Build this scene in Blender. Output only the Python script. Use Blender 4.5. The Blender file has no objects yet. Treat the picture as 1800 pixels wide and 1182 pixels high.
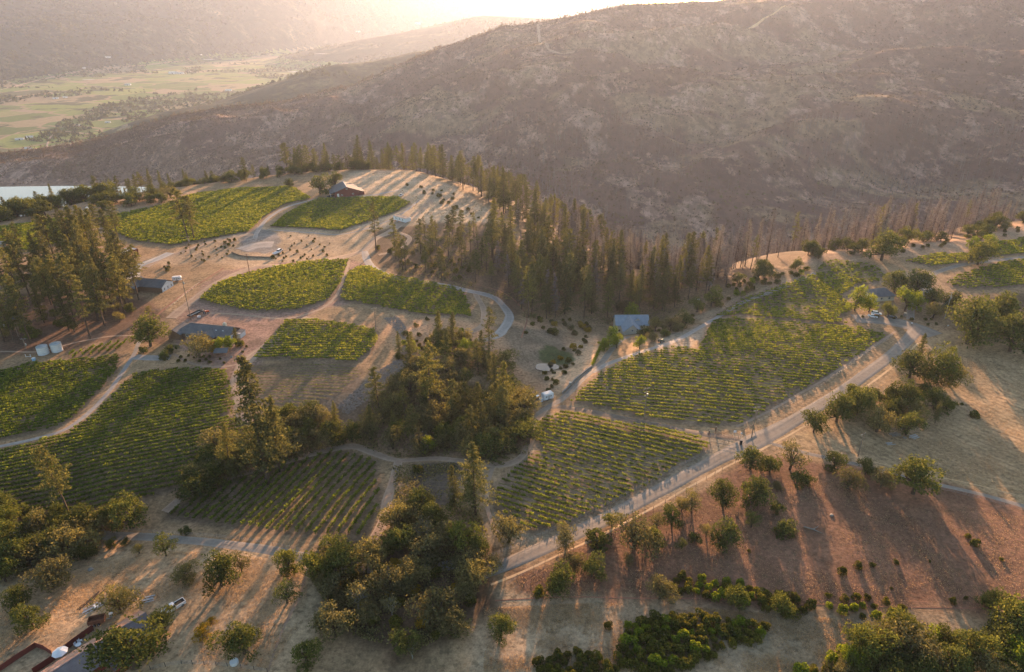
import bpy, math, random
import numpy as np
from mathutils import Vector, Matrix
R = math.radians
random.seed(11)
rng = np.random.default_rng(11)
scene = bpy.context.scene
col = scene.collection

# ------------------------------------------------------------------ camera
CAM_H = 140.0
PITCH = R(25.83)
F = 1200.0                      # focal length in photo pixels (photo 1800 px wide)
cam_d = bpy.data.cameras.new('camera')
cam_d.sensor_width = 36.0
cam_d.lens = 24.0
cam_d.clip_start = 1.0
cam_d.clip_end = 60000.0
cam = bpy.data.objects.new('camera', cam_d)
cam.location = (0, 0, CAM_H)
cam.rotation_euler = (R(90) - PITCH, 0, 0)
col.objects.link(cam)
scene.camera = cam

# ------------------------------------------------------------------ sky, sun, exposure
SUN_AZ, SUN_EL = R(9.6), R(8.0)
world = bpy.data.worlds.new('World')
scene.world = world
world.use_nodes = True
wn = world.node_tree
wn.nodes.clear()
sky = wn.nodes.new('ShaderNodeTexSky')
sky.sky_type = 'NISHITA'
sky.sun_disc = False
sky.sun_elevation = SUN_EL
sky.sun_rotation = SUN_AZ
sky.air_density = 1.0
sky.dust_density = 1.0
sky.ozone_density = 1.0
bg = wn.nodes.new('ShaderNodeBackground')
bg.inputs['Strength'].default_value = 0.10
wo = wn.nodes.new('ShaderNodeOutputWorld')
wn.links.new(sky.outputs[0], bg.inputs[0])
wn.links.new(bg.outputs[0], wo.inputs[0])
sun_d = bpy.data.lights.new('sun', 'SUN')
sun_d.energy = 5.0
sun_d.angle = R(0.53)
sun_d.color = (1.0, 0.57, 0.31)
sun = bpy.data.objects.new('sun', sun_d)
sdir = Vector((math.sin(SUN_AZ) * math.cos(SUN_EL), math.cos(SUN_AZ) * math.cos(SUN_EL), math.sin(SUN_EL)))
sun.rotation_euler = sdir.to_track_quat('Z', 'Y').to_euler()
sun.location = sdir * 500
col.objects.link(sun)
scene.view_settings.view_transform = 'Standard'
scene.view_settings.look = 'None'
scene.view_settings.gamma = 1.0
scene.view_settings.exposure = 2.0
cy = scene.cycles
cy.max_bounces = 5
cy.diffuse_bounces = 2
cy.glossy_bounces = 2
cy.transmission_bounces = 3
cy.transparent_max_bounces = 4
cy.volume_bounces = 1
cy.use_denoising = True
cy.caustics_reflective = False
cy.caustics_refractive = False

# ------------------------------------------------------------------ numpy helpers
def _h(ix, iy, s):
    n = (ix.astype(np.int64) * 374761393 + iy.astype(np.int64) * 668265263 + s * 982451653) & 0x7fffffff
    n = ((n ^ (n >> 13)) * 1274126177) & 0x7fffffff
    n = (n ^ (n >> 16)) & 0xffffff
    return n / float(0xffffff)
def vnoise(x, y, s=0):
    x = np.asarray(x, float); y = np.asarray(y, float)
    ix = np.floor(x); iy = np.floor(y)
    fx = x - ix; fy = y - iy
    fx = fx * fx * fx * (fx * (fx * 6 - 15) + 10); fy = fy * fy * fy * (fy * (fy * 6 - 15) + 10)
    a = _h(ix, iy, s); b = _h(ix + 1, iy, s); c = _h(ix, iy + 1, s); d = _h(ix + 1, iy + 1, s)
    return (a + (b - a) * fx) * (1 - fy) + (c + (d - c) * fx) * fy
def fbm(x, y, wl, octv=4, s=0, gain=.5):
    """fractal noise, about -1..1, first wavelength wl"""
    t = 0; a = 1.0; n = 0
    for o in range(octv):
        t = t + a * (vnoise(x / wl + 17.3 * o, y / wl - 9.1 * o, s + o) * 2 - 1)
        n += a; a *= gain; wl = wl / 2.03
    return t / n
def sstep(a, b, x):
    t = np.clip((x - a) / (b - a), 0, 1)
    return t * t * (3 - 2 * t)

CP, SP = math.cos(PITCH), math.sin(PITCH)
def pdir(px, py):
    px = np.asarray(px, float); py = np.asarray(py, float)
    cx = (px - 900) / F; cyy = (591 - py) / F
    return cx, CP + cyy * SP, -SP + cyy * CP
def on_z(px, py, z=0.0):
    dx, dy, dz = pdir(px, py)
    t = (z - CAM_H) / dz
    return dx * t, dy * t
def at_r(px, py, r):
    """(azimuth, height) of the point seen at a pixel when it stands r metres away"""
    dx, dy, dz = pdir(px, py)
    h = math.hypot(dx, dy)
    return math.atan2(dx, dy), CAM_H + dz / h * r
def at_z(px, py, z):
    x, y = on_z(px, py, z)
    return math.atan2(x, y), math.hypot(x, y)

def poly_world(pts, z=0.0):
    a = np.array(pts, float)
    x, y = on_z(a[:, 0], a[:, 1], z)
    return np.stack([x, y], 1)
def inside(poly, x, y):
    res = np.zeros(np.shape(x), bool)
    n = len(poly)
    for i in range(n):
        x1, y1 = poly[i]; x2, y2 = poly[(i + 1) % n]
        if y1 == y2: continue
        c = ((y1 > y) != (y2 > y)) & (x < (x2 - x1) * (y - y1) / (y2 - y1) + x1)
        res ^= c
    return res
def dist_poly(poly, x, y, closed=True):
    d = np.full(np.shape(x), 1e9)
    n = len(poly)
    for i in range(n if closed else n - 1):
        x1, y1 = poly[i]; x2, y2 = poly[(i + 1) % n]
        vx, vy = x2 - x1, y2 - y1
        L = vx * vx + vy * vy + 1e-9
        t = np.clip(((x - x1) * vx + (y - y1) * vy) / L, 0, 1)
        d = np.minimum(d, np.hypot(x - x1 - t * vx, y - y1 - t * vy))
    return d

# ------------------------------------------------------------------ terrain
PLAT = np.concatenate([poly_world([(-330, 520), (-120, 430), (0, 388), (80, 372), (160, 352), (270, 335), (400, 318),
    (520, 303), (640, 300), (720, 302), (790, 322), (850, 355), (900, 400), (960, 435), (1050, 465), (1150, 478),
    (1230, 488), (1300, 492), (1400, 468), (1440, 446), (1560, 443), (1640, 428), (1720, 423), (1800, 394), (2000, 380), (2400, 372)]),
    np.array([[900.0, 100.0], [900, -400], [-900, -400], [-900, 100]])])
CREEK = poly_world([(1150, 500), (1060, 545), (980, 610), (930, 640), (880, 690), (800, 730), (700, 760), (600, 775), (500, 800), (400, 835), (280, 880), (150, 925), (60, 930)])
def plateau(x, y):
    h = 1.3 * fbm(x, y, 110, 3, 5) + 0.12 * fbm(x, y, 14, 2, 9)
    h = h - 13 * np.exp(-(((x - DIP[0]) / 75) ** 2 + ((y - DIP[1]) / 45) ** 2))
    d = dist_poly(CREEK, x, y, False)
    h = h - 5.5 * np.exp(-(d / 24) ** 2)
    # knoll with the barn, rounded vineyard blocks
    for (kx, ky, w, a) in KN:
        h = h + a * np.exp(-(((x - kx) ** 2 + (y - ky) ** 2) / (w * w)))
    for (kx, ky, rx, ry, a) in HOLES:
        q = ((x - kx) / rx) ** 2 + ((y - ky) / ry) ** 2
        h = h - a * (1 - sstep(0.35, 1.5, q))
    return h
DIP = on_z(1085, 515)
KN = [(*on_z(650, 330), 75, 4.0), (*on_z(480, 500), 40, 1.8), (*on_z(720, 510), 40, 1.5), (*on_z(560, 600), 32, 1.6), (*on_z(1350, 600), 70, 1.5),
      (*on_z(820, 400), 55, 4.5), (*on_z(1000, 1010), 26, 1.2), (*on_z(1600, 1000), 45, 1.6), (*on_z(350, 1080), 30, 1.0)]
HOLES = [(*on_z(963, 618), 13, 11, 1.7)]

CTRL_PX = []   # feature curves of the far land; each: list of (azimuth, r, z)
def curve(pts, mode):
    out = []
    for p in pts:
        if mode == 'r':
            a, z = at_r(p[0], p[1], p[2]); out.append((a, p[2], z))
        else:
            a, r = at_z(p[0], p[1], p[2]); out.append((a, r, p[2]))
    out.sort()
    return np.array(out)
foot = curve([(-500, 318, -228), (0, 319, -228), (150, 317, -228), (262, 313, -226), (330, 318, -215), (450, 318, -195), (600, 330, -180), (800, 370, -150), (1000, 410, -135), (1300, 425, -120),
              (1800, 425, -100), (2400, 420, -90)], 'z')
crest = curve([(-900, 330, 2150), (-300, 300, 2250), (0, 275, 2180), (80, 262, 2190), (150, 252, 2220), (250, 223, 2260), (300, 206, 2300), (400, 190, 2300), (480, 181, 2300),
               (620, 152, 2300), (700, 116, 2300), (780, 84, 2300), (880, 46, 2300), (960, 36, 2330), (1040, 20, 2350), (1100, 10, 2400),
               (1170, 5, 2450), (1250, 3, 2500), (1350, -8, 2700), (1500, -28, 2800), (1800, -45, 2800), (2400, -70, 2800)], 'r')
vstart_r = 2620.0
vend = curve([(-900, 190, -280), (0, 158, -280), (120, 143, -280), (270, 121, -280), (400, 103, -280), (560, 92, -280), (650, 80, -280), (760, 70, -280), (1000, 62, -280), (1400, 62, -280), (2400, 70, -280)], 'z')
far1 = curve([(-900, -60, 8200), (-200, -52, 8200), (0, -44, 8200), (200, -36, 8200), (330, -30, 8300), (450, -28, 8500), (560, -24, 8800), (650, -20, 9200), (760, -15, 9600), (850, -10, 9800),
              (910, -5, 9800), (960, 0, 9800), (1000, 4, 9800), (1045, -1, 9800), (1100, 5, 9800), (1250, 5, 9800), (1500, 0, 9800), (2400, 0, 9800)], 'r')
RMAX = 16000.0
def itp(c, k, a):
    return np.interp(a, c[:, 0], c[:, k])
RIDGES = [  # nearer hills standing in the valley: (pixel, pixel, r) along the crest, slope
    ([(430, 178, 2950), (480, 160, 3050), (540, 133, 3150), (600, 111, 3250), (650, 106, 3300), (700, 97, 3350), (740, 88, 3400), (820, 75, 3400), (950, 70, 3400)], .30),
    ([(600, 92, 6300), (660, 66, 6400), (740, 52, 6500), (800, 40, 6600), (850, 28, 6700), (900, 30, 6700), (960, 33, 6700), (1100, 30, 6700)], .20),
    ([(270, 203, 2880), (310, 190, 2950), (370, 180, 3050), (430, 174, 3050)], .34),
    ([(640, 74, 7800), (690, 62, 7900), (740, 66, 7900)], .16),
    ([(-300, 40, 7600), (-50, 70, 7400), (60, 92, 7000), (200, 82, 7200), (330, 70, 7600), (420, 66, 8200), (500, 60, 8600)], .17),
]
RW = []
for pts, sl in RIDGES:
    L = []
    for (px, py, r) in pts:
        a, z = at_r(px, py, r); L.append((r * math.sin(a), r * math.cos(a), z))
    RW.append((np.array(L), sl))

def far_height(x, y):
    r = np.hypot(x, y); a = np.arctan2(x, y)
    rf, zf = itp(foot, 1, a), itp(foot, 2, a)
    rc, zc = itp(crest, 1, a), itp(crest, 2, a)
    a_hi = sstep(R(14), R(22), a)
    # terrace spur on the right in front of the main ridge
    base_mid = zf + (zc - zf) * 0.5
    rs, zs = 1750.0, CAM_H - 1750 * np.tan(R(3.3) - 0.0 * a)
    rm = rf * .5 + rc * .5
    rm = rm * (1 - a_hi) + rs * a_hi
    zm = (base_mid + 12) * (1 - a_hi) + zs * a_hi
    rd = rm + (rc - rm) * .28
    zd = (zm + (zc - zm) * .24) * (1 - a_hi) + (zs - 28) * a_hi
    rv = np.maximum(rc + 260, vstart_r)
    zv = np.where(a > R(13), zc - 120, -280.0)
    zv = -280 + (zc - 60 + 280) * sstep(R(11), R(16), a)
    re, ze = itp(vend, 1, a), -280 + (zc - 60 + 280) * sstep(R(11), R(16), a)
    re = np.maximum(re, rv + 400)
    r1, z1 = itp(far1, 1, a), itp(far1, 2, a)
    r1 = np.maximum(r1, re + 1200)
    rr = [np.zeros_like(r), rf - 260, rf, rm, rd, rc, rv, re, re + (r1 - re) * .45, r1, np.full_like(r, RMAX)]
    zz = [zf - 16, zf - 16, zf, zm, zd, zc, zv, ze, ze + (z1 - ze) * .45 + 15, z1, z1 - 60]
    h = zz[0] + 0 * r
    for i in range(len(rr) - 1):
        t = (r - rr[i]) / np.maximum(rr[i + 1] - rr[i], 1)
        m = (t > 0)
        t = np.clip(t, 0, 1)
        if i in (2, 3): s = t
        elif i == 4: s = t
        else: s = t * t * (3 - 2 * t)
        h = np.where(m, zz[i] + (zz[i + 1] - zz[i]) * s, h)
    for L, sl in RW:
        for i in range(len(L) - 1):
            x1, y1, z1_ = L[i]; x2, y2, z2_ = L[i + 1]
            vx, vy = x2 - x1, y2 - y1
            t = np.clip(((x - x1) * vx + (y - y1) * vy) / (vx * vx + vy * vy), 0, 1)
            d = np.hypot(x - x1 - t * vx, y - y1 - t * vy)
            hh = z1_ + (z2_ - z1_) * t + 12 - sl * np.sqrt(d * d + 60 ** 2)
            h = np.maximum(h, hh)
    # gullies and knobs, growing with the relief
    hill = sstep(0, 400, r - rf) * (1 - sstep(-250, -30, r - rc))
    ridged = 1 - 2 * np.abs(fbm(x + .35 * y, y - .2 * x, 420, 4, 31))
    h = h + hill * (52 * (ridged - .55) + 11 * fbm(x, y, 150, 4, 33))
    h = h + sstep(20, 60, r - rf) * (1 - sstep(-40, 0, r - rc)) * 2.0 * fbm(x, y, 55, 3, 35)
    h = h + np.exp(-((r - rc) / 130) ** 2) * 5 * fbm(x, y, 120, 3, 37)
    fr = sstep(0, 900, r - re) * (1 - .7 * sstep(R(15), R(20), a))
    ridged2 = 1 - 2 * np.abs(fbm(x, y, 1900, 5, 41))
    h = h + fr * (110 * (ridged2 - .6) + 30 * fbm(x, y, 600, 4, 43)) * (1 - .75 * np.exp(-((r - r1) / 1300) ** 2))
    val = sstep(-300, 200, r - rv) * (1 - sstep(-300, 200, r - re))
    h = h + val * 1.5 * fbm(x, y, 500, 2, 45)
    return h

def height(x, y):
    x = np.asarray(x, float); y = np.asarray(y, float)
    r = np.hypot(x, y)
    near = r < 1500
    h = np.empty(np.shape(r))
    if (~near).any(): h[~near] = far_height(x[~near], y[~near])
    if near.any():
        xn, yn = x[near], y[near]
        sd = dist_poly(PLAT, xn, yn) * np.where(inside(PLAT, xn, yn), -1, 1)
        p = plateau(xn, yn)
        f = far_height(xn, yn)
        w = 300 - 40 * sstep(R(0), R(20), np.arctan2(xn, yn))
        k = np.where(sd > 0, np.clip(sd / w, 0, 1), 0)
        k = k * k * (3 - 2 * k) * .6 + k * .4
        gn = 5 * fbm(xn, yn, 90, 3, 51) * sstep(10, 90, sd) * (1 - sstep(250, 400, sd))
        h[near] = p * (1 - k) + f * k + gn
    return h

def G(px, py):
    """world point of the land seen at a photo pixel"""
    px = np.atleast_1d(np.asarray(px, float)); py = np.atleast_1d(np.asarray(py, float))
    dx, dy, dz = pdir(px, py)
    dz = np.minimum(dz, -0.004)
    t0 = (12 - CAM_H) / dz
    hx = np.hypot(dx, dy)
    out = np.full(px.shape, np.nan)
    lo = t0.copy()
    t = t0.copy()
    done = np.zeros(px.shape, bool)
    for it in range(900):
        tn = t + np.maximum(2.0, 0.006 * t)
        act = ~done
        if not act.any(): break
        below = np.zeros(px.shape, bool)
        below[act] = height(dx[act] * tn[act], dy[act] * tn[act]) > CAM_H + dz[act] * tn[act]
        hit = below & act
        lo[hit] = t[hit]; out[hit] = tn[hit]
        done |= hit
        t = np.where(done, t, tn)
        if (t[~done] > 20000).all(): break
    out = np.where(np.isnan(out), t, out)
    for _ in range(12):
        mid = (lo + out) / 2
        b = height(dx * mid, dy * mid) > CAM_H + dz * mid
        out = np.where(b & done, mid, out); lo = np.where(b | ~done, lo, mid)
    X, Y = dx * out, dy * out
    return np.stack([X, Y, height(X, Y)], 1)
def g1(px, py):
    return Vector(G([px], [py])[0])

# ------------------------------------------------------------------ object helpers
def tag(o, label=None, cat=None, group=None, kind=None):
    if label: o['label'] = label
    if cat: o['category'] = cat
    if group: o['group'] = group
    if kind: o['kind'] = kind
    return o
def np_mesh(name, verts, faces, mat=None, smooth=False, attrs=None, fattr=None, fcol=None):
    """verts (N,3); faces (M,k) with one k, or a list of such arrays"""
    if not isinstance(faces, list): faces = [faces]
    faces = [np.asarray(f, np.int32) for f in faces if len(f)]
    me = bpy.data.meshes.new(name)
    verts = np.asarray(verts, np.float32)
    me.vertices.add(len(verts)); me.vertices.foreach_set('co', verts.ravel())
    tot = np.concatenate([np.full(len(f), f.shape[1], np.int32) for f in faces])
    idx = np.concatenate([f.ravel() for f in faces])
    me.loops.add(len(idx)); me.loops.foreach_set('vertex_index', idx)
    me.polygons.add(len(tot))
    st = np.concatenate([[0], np.cumsum(tot)[:-1]]).astype(np.int32)
    me.polygons.foreach_set('loop_start', st)
    if smooth: me.polygons.foreach_set('use_smooth', np.ones(len(tot), bool))
    me.update(calc_edges=True)
    for k, v in (attrs or {}).items():
        v = np.asarray(v, np.float32)
        if v.ndim == 1:
            a = me.attributes.new(k, 'FLOAT', 'POINT'); a.data.foreach_set('value', v)
        else:
            a = me.attributes.new(k, 'FLOAT_COLOR', 'POINT')
            a.data.foreach_set('color', np.concatenate([v, np.ones((len(v), 1), np.float32)], 1).ravel())
    if fattr is not None:
        a = me.attributes.new('leaf', 'FLOAT', 'FACE'); a.data.foreach_set('value', np.asarray(fattr, np.float32))
    if fcol is not None:
        v = np.asarray(fcol, np.float32)
        a = me.attributes.new('fcol', 'FLOAT_COLOR', 'FACE')
        a.data.foreach_set('color', np.concatenate([v, np.ones((len(v), 1), np.float32)], 1).ravel())
    if mat: me.materials.append(mat)
    return me
def link(name, me, parent=None, loc=None, rz=0, sc=None):
    o = bpy.data.objects.new(name, me)
    col.objects.link(o)
    if parent: o.parent = parent
    if loc is not None: o.location = loc
    if rz: o.rotation_euler.z = rz
    if sc is not None: o.scale = sc if hasattr(sc, '__len__') else (sc, sc, sc)
    return o
class MB:
    """collects boxes, prisms and tubes into one mesh"""
    def __init__(s): s.v = []; s.f = []
    def add(s, vs, fs):
        b = len(s.v); s.v += [tuple(v) for v in vs]; s.f += [[i + b for i in f] for f in fs]; return s
    def box(s, c, d, rz=0, taper=1.0, tilt=None):
        cx, cy_, cz = c; dx, dy, dz = d[0] / 2, d[1] / 2, d[2] / 2
        co, si = math.cos(rz), math.sin(rz); vs = []
        for z, k in ((-dz, 1), (dz, taper)):
            for x, y in ((-dx, -dy), (dx, -dy), (dx, dy), (-dx, dy)):
                x *= k; y *= k
                vs.append((cx + x * co - y * si, cy_ + x * si + y * co, cz + z))
        return s.add(vs, [(0, 3, 2, 1), (4, 5, 6, 7), (0, 1, 5, 4), (1, 2, 6, 5), (2, 3, 7, 6), (3, 0, 4, 7)])
    def tube(s, pts, rad, n=8, cap=True):
        pts = [Vector(p) for p in pts]; b = len(s.v); m = len(pts)
        if not hasattr(rad, '__len__'): rad = [rad] * m
        for i, p in enumerate(pts):
            d = (pts[min(i + 1, m - 1)] - pts[max(i - 1, 0)]).normalized()
            u = d.cross(Vector((0, 0, 1)));
            if u.length < .1: u = d.cross(Vector((1, 0, 0)))
            u.normalize(); w = d.cross(u)
            for k in range(n):
                a = 2 * math.pi * k / n
                s.v.append(tuple(p + (u * math.cos(a) + w * math.sin(a)) * rad[i]))
        for i in range(m - 1):
            for k in range(n):
                a, c = b + i * n + k, b + i * n + (k + 1) % n
                s.f.append([a, c, c + n, a + n])
        if cap:
            s.f.append([b + k for k in range(n)][::-1]); s.f.append([b + (m - 1) * n + k for k in range(n)])
        return s
    def prism(s, prof, axis_pts):
        """prof: list of (u, z); swept from x0 to x1 along local X"""
        x0, x1 = axis_pts; n = len(prof)
        vs = [(x0, u, z) for u, z in prof] + [(x1, u, z) for u, z in prof]
        fs = [[i, (i + 1) % n, n + (i + 1) % n, n + i] for i in range(n)] + [list(range(n))[::-1], list(range(n, 2 * n))]
        return s.add(vs, fs)
    def mesh(s, name, mat, smooth=False, bevel=0):
        me = bpy.data.meshes.new(name); me.from_pydata(s.v, [], s.f); me.update()
        import bmesh as _b
        bm = _b.new(); bm.from_mesh(me); _b.ops.recalc_face_normals(bm, faces=bm.faces)
        if bevel:
            _b.ops.bevel(bm, geom=list(bm.edges), offset=bevel, segments=2, affect='EDGES', clamp_overlap=True)
        bm.to_mesh(me); bm.free()
        if smooth: me.polygons.foreach_set('use_smooth', np.ones(len(me.polygons), bool))
        me.materials.append(mat); return me
    def build(s, name, mat, parent=None, smooth=False, bevel=0, **k):
        return link(name, s.mesh(name, mat, smooth, bevel), parent, **k)
def thing(name, label, cat, loc, rz=0, group=None):
    o = link(name, None, None, loc, rz); o.empty_display_size = 1
    return tag(o, label, cat, group)

# ------------------------------------------------------------------ materials
def new_mat(name):
    m = bpy.data.materials.new(name); m.use_nodes = True
    nt = m.node_tree; nt.nodes.clear()
    out = nt.nodes.new('ShaderNodeOutputMaterial')
    return m, nt, out
def N(nt, t, **kw):
    n = nt.nodes.new(t)
    for k, v in kw.items():
        if k in n.inputs.keys() if hasattr(n.inputs, 'keys') else False: n.inputs[k].default_value = v
        else: setattr(n, k, v)
    return n
def noise(nt, vec, scale, detail=4, rough=.55, dim='3D'):
    n = nt.nodes.new('ShaderNodeTexNoise'); n.noise_dimensions = dim
    n.inputs['Scale'].default_value = scale; n.inputs['Detail'].default_value = detail; n.inputs['Roughness'].default_value = rough
    if vec is not None: nt.links.new(vec, n.inputs['Vector'])
    return n.outputs['Fac']
def ramp(nt, fac, stops):
    n = nt.nodes.new('ShaderNodeValToRGB'); e = n.color_ramp.elements
    while len(e) < len(stops): e.new(.5)
    for i, (p, c) in enumerate(stops):
        e[i].position = p
        e[i].color = (c, c, c, 1) if not hasattr(c, '__len__') else (*c, 1)
    nt.links.new(fac, n.inputs[0]); return n.outputs[0]
def mixc(nt, fac, a, b, mode='MIX'):
    n = nt.nodes.new('ShaderNodeMix'); n.data_type = 'RGBA'; n.blend_type = mode
    for s, v in ((n.inputs[0], fac), (n.inputs[6], a), (n.inputs[7], b)):
        if hasattr(v, 'is_linked'): nt.links.new(v, s)
        elif hasattr(v, '__len__'): s.default_value = (*v[:3], 1)
        else: s.default_value = v
    return n.outputs[2]
def math_(nt, op, a, b=None):
    n = nt.nodes.new('ShaderNodeMath'); n.operation = op
    for s, v in ((n.inputs[0], a), (n.inputs[1], b)):
        if v is None: continue
        if hasattr(v, 'is_linked'): nt.links.new(v, s)
        else: s.default_value = v
    return n.outputs[0]
def pos(nt):
    return nt.nodes.new('ShaderNodeNewGeometry').outputs['Position']
def attr(nt, name, kind='GEOMETRY'):
    n = nt.nodes.new('ShaderNodeAttribute'); n.attribute_name = name; n.attribute_type = kind; return n
def bump(nt, h, strength, dist):
    n = nt.nodes.new('ShaderNodeBump'); n.inputs['Strength'].default_value = strength; n.inputs['Distance'].default_value = dist
    nt.links.new(h, n.inputs['Height']); return n.outputs[0]
def princ(nt, out, colr, rough=.8, nrm=None, metal=0, spec=.3):
    p = nt.nodes.new('ShaderNodeBsdfPrincipled')
    if hasattr(colr, 'is_linked'): nt.links.new(colr, p.inputs['Base Color'])
    else: p.inputs['Base Color'].default_value = (*colr, 1)
    if hasattr(rough, 'is_linked'): nt.links.new(rough, p.inputs['Roughness'])
    else: p.inputs['Roughness'].default_value = rough
    p.inputs['Metallic'].default_value = metal
    p.inputs['Specular IOR Level'].default_value = spec
    if nrm: nt.links.new(nrm, p.inputs['Normal'])
    nt.links.new(p.outputs[0], out.inputs['Surface']); return p
def mottled(name, c, var=.25, scale=1.5, rough=.7, bmp=0.0, metal=0, spec=.3, obj=True):
    """plain paint/wood/metal with wear: colour multiplied by two scales of noise"""
    m, nt, out = new_mat(name)
    v = nt.nodes.new('ShaderNodeTexCoord').outputs['Object'] if obj else pos(nt)
    n1 = noise(nt, v, scale, 5, .65); n2 = noise(nt, v, scale * 9, 3)
    k = ramp(nt, n1, [(.3, 1 - var), (.7, 1 + var * .5)]); k2 = ramp(nt, n2, [(.3, 1 - var * .5), (.7, 1.0)])
    cc = mixc(nt, 1.0, mixc(nt, 1.0, c, k, 'MULTIPLY'), k2, 'MULTIPLY')
    princ(nt, out, cc, rough, bump(nt, n2, .3, bmp) if bmp else None, metal, spec)
    return m
# ------------------------------------------------------------------ ground regions (own colours of soil and grass)
A_ = lambda *c: np.array(c, float)
C_GRASS, C_HAY, C_RED, C_TAN = A_(.35, .235, .135), A_(.43, .30, .17), A_(.22, .12, .077), A_(.33, .22, .14)
C_FOREST, C_PALE, C_GRAVEL, C_VSOIL, C_GREEN, C_PINK = A_(.13, .085, .055), A_(.50, .37, .25), A_(.25, .23, .215), A_(.22, .155, .105), A_(.12, .13, .055), A_(.33, .21, .16)
REG = [  # (polygon in photo pixels, colour, soft edge in metres)
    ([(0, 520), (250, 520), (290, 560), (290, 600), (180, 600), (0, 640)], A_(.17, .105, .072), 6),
    ([(-100, 395), (160, 355), (340, 335), (340, 362), (160, 378), (0, 400)], A_(.46, .30, .18), 4),
    ([(560, 350), (620, 302), (720, 300), (800, 330), (870, 370), (880, 410), (800, 440), (740, 420), (700, 400), (560, 410)], C_PALE, 5),
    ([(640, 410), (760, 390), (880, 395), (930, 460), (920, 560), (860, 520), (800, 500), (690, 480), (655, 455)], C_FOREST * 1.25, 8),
    ([(360, 430), (460, 400), (640, 405), (660, 440), (640, 460), (500, 470), (420, 470), (340, 460), (280, 470), (250, 455)], A_(.43, .31, .20), 5),
    ([(420, 425), (455, 400), (490, 415), (497, 440), (470, 448), (420, 445)], C_GRAVEL, 2),
    ([(310, 540), (400, 475), (620, 455), (660, 470), (620, 540), (600, 560), (520, 570), (470, 620), (430, 690), (400, 650), (300, 600)], C_PINK, 4),
    ([(560, 545), (620, 530), (700, 545), (800, 560), (850, 545), (840, 580), (760, 590), (660, 580), (600, 565), (540, 565)], A_(.32, .22, .13), 4),
    ([(640, 570), (750, 560), (880, 570), (960, 560), (1040, 600), (1050, 640), (980, 680), (930, 700), (860, 640), (760, 640), (700, 600)], A_(.46, .28, .165), 6),
    ([(885, 570), (1000, 580), (1010, 640), (950, 670), (900, 640)], A_(.26, .19, .13), 6),
    ([(950, 660), (1000, 610), (1060, 585), (1055, 610), (1010, 660), (970, 695)], A_(.55, .37, .23), 3),
    ([(980, 720), (1240, 765), (1320, 770), (1255, 810), (930, 965), (870, 1000), (850, 930)], A_(.33, .27, .19), 3),
    ([(1220, 560), (1290, 520), (1420, 480), (1420, 490), (1330, 520), (1240, 575)], A_(.40, .28, .18), 2),
    ([(1150, 600), (1240, 565), (1225, 612), (1130, 622)], A_(.34, .27, .2), 2),
    ([(1380, 770), (1460, 700), (1560, 640), (1660, 580), (1900, 590), (1900, 900), (1800, 885), (1640, 850), (1500, 815), (1400, 795)], C_HAY, 3),
    ([(880, 1020), (1060, 930), (1300, 815), (1400, 800), (1640, 855), (1900, 905), (1900, 1110), (1500, 1070), (1180, 1055), (880, 1060)], C_RED, 4),
    ([(820, 1060), (1180, 1060), (1500, 1080), (1900, 1120), (1900, 1300), (820, 1300)], A_(.38, .28, .18), 4),
    ([(0, 960), (180, 965), (540, 985), (560, 1060), (480, 1300), (-200, 1300)], A_(.47, .335, .205), 4),
    ([(0, 880), (240, 880), (180, 945), (0, 960)], A_(.30, .17, .10), 5),
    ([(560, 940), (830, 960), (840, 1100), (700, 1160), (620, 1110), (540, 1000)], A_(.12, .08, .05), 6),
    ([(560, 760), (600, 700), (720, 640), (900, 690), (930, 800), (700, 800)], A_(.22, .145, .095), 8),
    ([(430, 640), (620, 640), (640, 690), (590, 720), (450, 725)], A_(.19, .15, .11), 2),
    ([(938, 612), (962, 604), (990, 612), (988, 630), (965, 638), (942, 632)], A_(.10, .11, .045), 1.5),
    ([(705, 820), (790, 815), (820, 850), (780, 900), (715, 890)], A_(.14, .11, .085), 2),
    ([(1690, 540), (1900, 500), (1900, 600), (1700, 590)], A_(.14, .1, .06), 5),
    ([(1430, 430), (1700, 415), (1800, 390), (2000, 380), (2000, 440), (1700, 440), (1550, 462), (1420, 460)], A_(.42, .27, .17), 4),
]
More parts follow.
